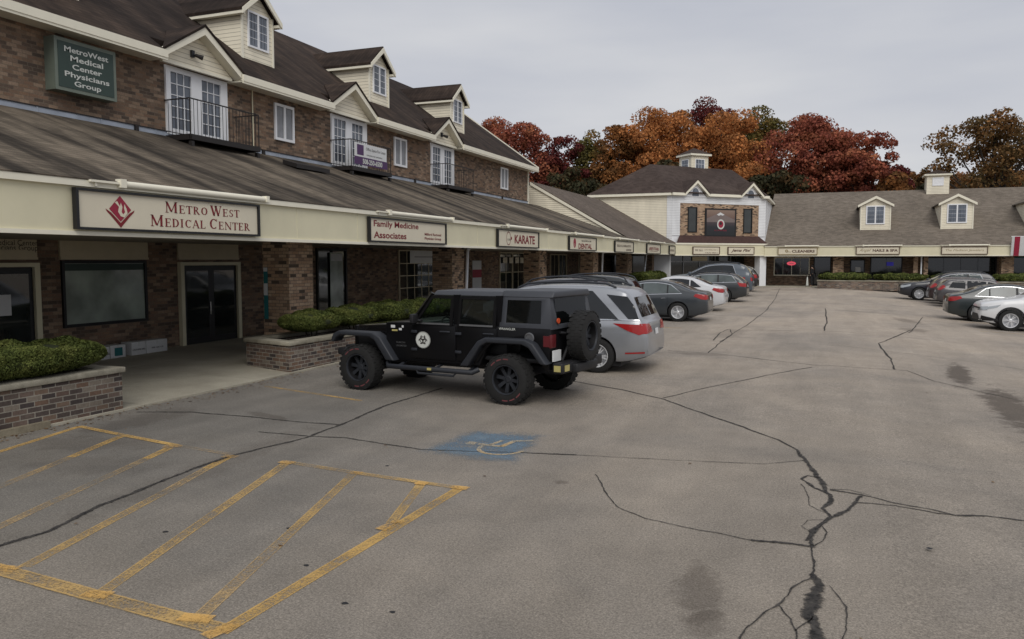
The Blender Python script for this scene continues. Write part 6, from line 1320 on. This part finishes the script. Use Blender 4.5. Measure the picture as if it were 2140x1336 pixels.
for k in range(3): bush(['third bush in the row, seen above the off-roader hood','fourth bush in the row, seen through the off-roader windows','last bush in the row beside the second pier'][k], -11.6, 19.9+2.0*k, .74, .60, 1.05, .58, 4+k, 9000, .045)
bush('low dark hedge behind the white and grey sedans', -11.6, 55.5, .9, .8, 4.8, .75, 12, 9000, .10)
for k in range(6): bush(['hedge section right of the dark figure','hedge section under the NAILS & SPA sign','hedge section by the white pipe of the back wing','hedge section behind the black blue suv','hedge section behind the grey brown suv','hedge section at the far right of the back wing'][k], 1.3+3.9*k, 66.3, .86, 2.0, .55, .62, 20+k, 3500, .11)

# ---------------------------------------------------------------- cartons under the shop window
def carton(label, y0, y1, h, patch):
    root = thing('cardboard_box', label, 'box', (-15.9, (y0+y1)/2, .13), group='white cartons against the wall'); m = MB(); m.box(-16.3, y0, .12, -15.95, y1, .12+h); mpart('carton', bevel_mesh(m.mesh('c', M['paper'], off=wloc(root)), .008), M['paper'], root)
    m = MB(); m.box(-16.3, (y0+y1)/2-.02, .12+h, -15.95, (y0+y1)/2+.02, .125+h); m.box(-15.95, (y0+y1)/2-.02, .12+h*.7, -15.945, (y0+y1)/2+.02, .12+h); part('tape', m, M['offwhite'], root)
    if patch: m = MB(); m.box(-15.95, y0+.12, .17, -15.944, y1-.1, .06+h); part('label_print', m, M['teal'], root)
    else: m = MB(); F = Face('x', -15.945); F.geo(m, bars_geo(.4, .05, int(y0*9)), (y0+y1)/2, .12+h*.45, .003); part('label_print', m, M['dark_ink'], root)
for l, y0, y1, h, p_ in (('plain white carton, leftmost under the shop window', 13.75, 14.15, .30, False), ('white carton with a square teal print', 14.17, 14.62, .31, True), ('white carton with faint dark print, right of the teal one', 14.80, 15.25, .33, False), ('white carton at the right end nearest the glass door', 15.27, 15.95, .33, False)): carton(l, y0, y1, h, p_)
m = MB(); m.lathe([(.001,0),(.22,.02),(.30,.2),(.28,.35),(.12,.44),(.001,.46)], 16, axis='z', c=(-14.2, 52.0, 1.2)); m.box(-14.4,51.8,.2,-14.0,52.2,1.2)
t_ = plain('blue_tarpaulin', (.01,.03,.22), .5); r = thing('covered_stand', 'bright blue covered object under the canopy behind the parked cars', 'stand', (-14.2,52,.2)); m = MB(); m.lathe([(.55,0),(.5,.3),(.42,.6),(.25,.85),(.001,.95)], 10, axis='z', c=(-14.2,52,.5)); part('blue_cover', m, t_, r, 50); m = MB(); m.tube([(-14.2,52,.1),(-14.2,52,.9)], .05, 8); part('post', m, M['iron'], r)

# ---------------------------------------------------------------- the dark clothed figure by the cleaners window
def person():
    root = thing('person', 'person in dark coat and trousers holding a white bag outside the cleaners', 'person', (-1.05, 68.2, .35), R_(160))
    J = {'pelvis':(0,0,.90),'spine':(0,0,1.12),'chest':(.01,0,1.34),'neck':(.02,0,1.47),'head':(.04,0,1.56),'crown':(.03,0,1.67),
         'shl':(0,.17,1.40),'ell':(.0,.24,1.14),'wrl':(.04,.27,.92),'hal':(.05,.27,.84),'shr':(0,-.17,1.40),'elr':(.02,-.24,1.14),'wrr':(.12,-.20,.95),'har':(.17,-.18,.90),
         'hpl':(0,.09,.86),'knl':(.02,.10,.47),'anl':(0,.11,.08),'tol':(.14,.12,.04),'hpr':(0,-.09,.86),'knr':(.05,-.10,.47),'anr':(.03,-.11,.08),'tor':(.17,-.12,.04)}
    E_ = [('pelvis','spine'),('spine','chest'),('chest','neck'),('neck','head'),('head','crown'),('chest','shl'),('shl','ell'),('ell','wrl'),('wrl','hal'),('chest','shr'),('shr','elr'),('elr','wrr'),('wrr','har'),
          ('pelvis','hpl'),('hpl','knl'),('knl','anl'),('anl','tol'),('pelvis','hpr'),('hpr','knr'),('knr','anr'),('anr','tor')]
    RR = {'pelvis':.135,'spine':.125,'chest':.15,'neck':.055,'head':.085,'crown':.075,'shl':.07,'ell':.05,'wrl':.032,'hal':.03,'shr':.07,'elr':.05,'wrr':.032,'har':.03,'hpl':.10,'knl':.062,'anl':.042,'tol':.035,'hpr':.10,'knr':.062,'anr':.042,'tor':.035}
    def skin(keys, edges, grow, mat, nm):
        ids = {k: i for i, k in enumerate(keys)}; me = bpy.data.meshes.new(nm); me.from_pydata([J[k] for k in keys], [(ids[a], ids[b]) for a, b in edges], []); o = link('tmp', me)
        md = o.modifiers.new('s', 'SKIN'); md.use_smooth_shade = True
        for k in keys: d = me.skin_vertices[0].data[ids[k]]; d.radius = (RR[k]*grow, RR[k]*grow*(1.25 if k in ('chest','spine','pelvis') else 1)); d.use_root = (k == keys[0])
        o.modifiers.new('u', 'SUBSURF').levels = 2; r_ = bm_obj_eval(o); bpy.data.objects.remove(o); r_.materials.clear(); r_.materials.append(mat); r_.transform(Matrix.Scale(1.0, 4)); return link(nm, r_, root)
    skin(list(J), E_, 1.0, plain('skin_tone', (.42,.27,.20), .6), 'body')
    ks = ['pelvis','spine','chest','shl','ell','wrl','shr','elr','wrr']; skin(ks, [e for e in E_ if e[0] in ks and e[1] in ks], 1.18, plain('black_coat', (.012,.012,.014), .85), 'coat')
    ks = ['pelvis','hpl','knl','anl','hpr','knr','anr']; skin(ks, [e for e in E_ if e[0] in ks and e[1] in ks], 1.22, plain('dark_trousers', (.016,.016,.018), .9), 'trousers')
    m = MB(); m.lathe([(.001,.125),(.07,.10),(.10,.04),(.098,-.03),(.07,-.07)], 16, axis='z', c=(.02,0,1.62)); part('hair', m, plain('dark_hair', (.012,.009,.008), .8), root, 50, local=True)
    b = thing('shopping_bag', 'long white bag hanging from the hand of the dark clothed person', 'bag', (-1.05-.36, 68.05, .45)); m = MB()
    m.add([(-1.50,67.95,.42),(-1.30,67.95,.42),(-1.30,68.12,.42),(-1.50,68.12,.42),(-1.44,68.0,1.1),(-1.36,68.0,1.1),(-1.36,68.08,1.1),(-1.44,68.08,1.1)], [(0,3,2,1),(4,5,6,7),(0,1,5,4),(1,2,6,5),(2,3,7,6),(3,0,4,7)]); me = m.mesh('b', M['offwhite'], off=wloc(b)); mpart('bag', bevel_mesh(me, .03), M['offwhite'], b)
    m = MB(); m.tube([(-1.42,68.04,1.1),(-1.37,68.08,1.19),(-1.38,68.04,1.1)], .008, 5); part('handle', m, M['offwhite'], b)
person()

# ---------------------------------------------------------------- fallen leaves and grit blown against the planter and kerb
def litter():
    rg = np.random.RandomState(5); pts = []
    for n, (x0, x1, y0, y1) in ((420, (-10.72,-10.35,.5,9.9)), (160, (-10.75,-10.2,9.9,14.3)), (170, (-10.8,-10.3,14.3,24)), (45, (-12.9,3,4,22)), (260, (-10.7,-9.3,15,60)), (120, (-.6,9,64.6,65.4))):
        x = x0+(x1-x0)*rg.rand(n)**1.8; y = y0+(y1-y0)*rg.rand(n); pts += list(zip(x, y))
    V = []
    for i, (x, y) in enumerate(pts):
        s_ = .012+.022*rg.rand(); a = rg.rand()*6.28; z = gz(y, x)+.010+(.05 if x < -10.76 else 0); t_ = (rg.rand()-.5)*.02
        for k, (u, v) in enumerate(((-1,0),(0,-.55),(1,0),(0,.55))): V.append((x+s_*(u*math.cos(a)-v*math.sin(a)), y+s_*(u*math.sin(a)+v*math.cos(a)), z+(t_ if k % 2 else 0)+.004*(k == 2)))
    o = link('fallen_leaves', leaf_mesh('fallen_leaves', np.array(V), M['litter'], (0,0,0))); o['kind'] = 'stuff'
M['litter'] = leafmat('dry_fallen_leaves', (.08,.045,.022), (.15,.085,.04), (.22,.15,.07), 3, .1)
litter()
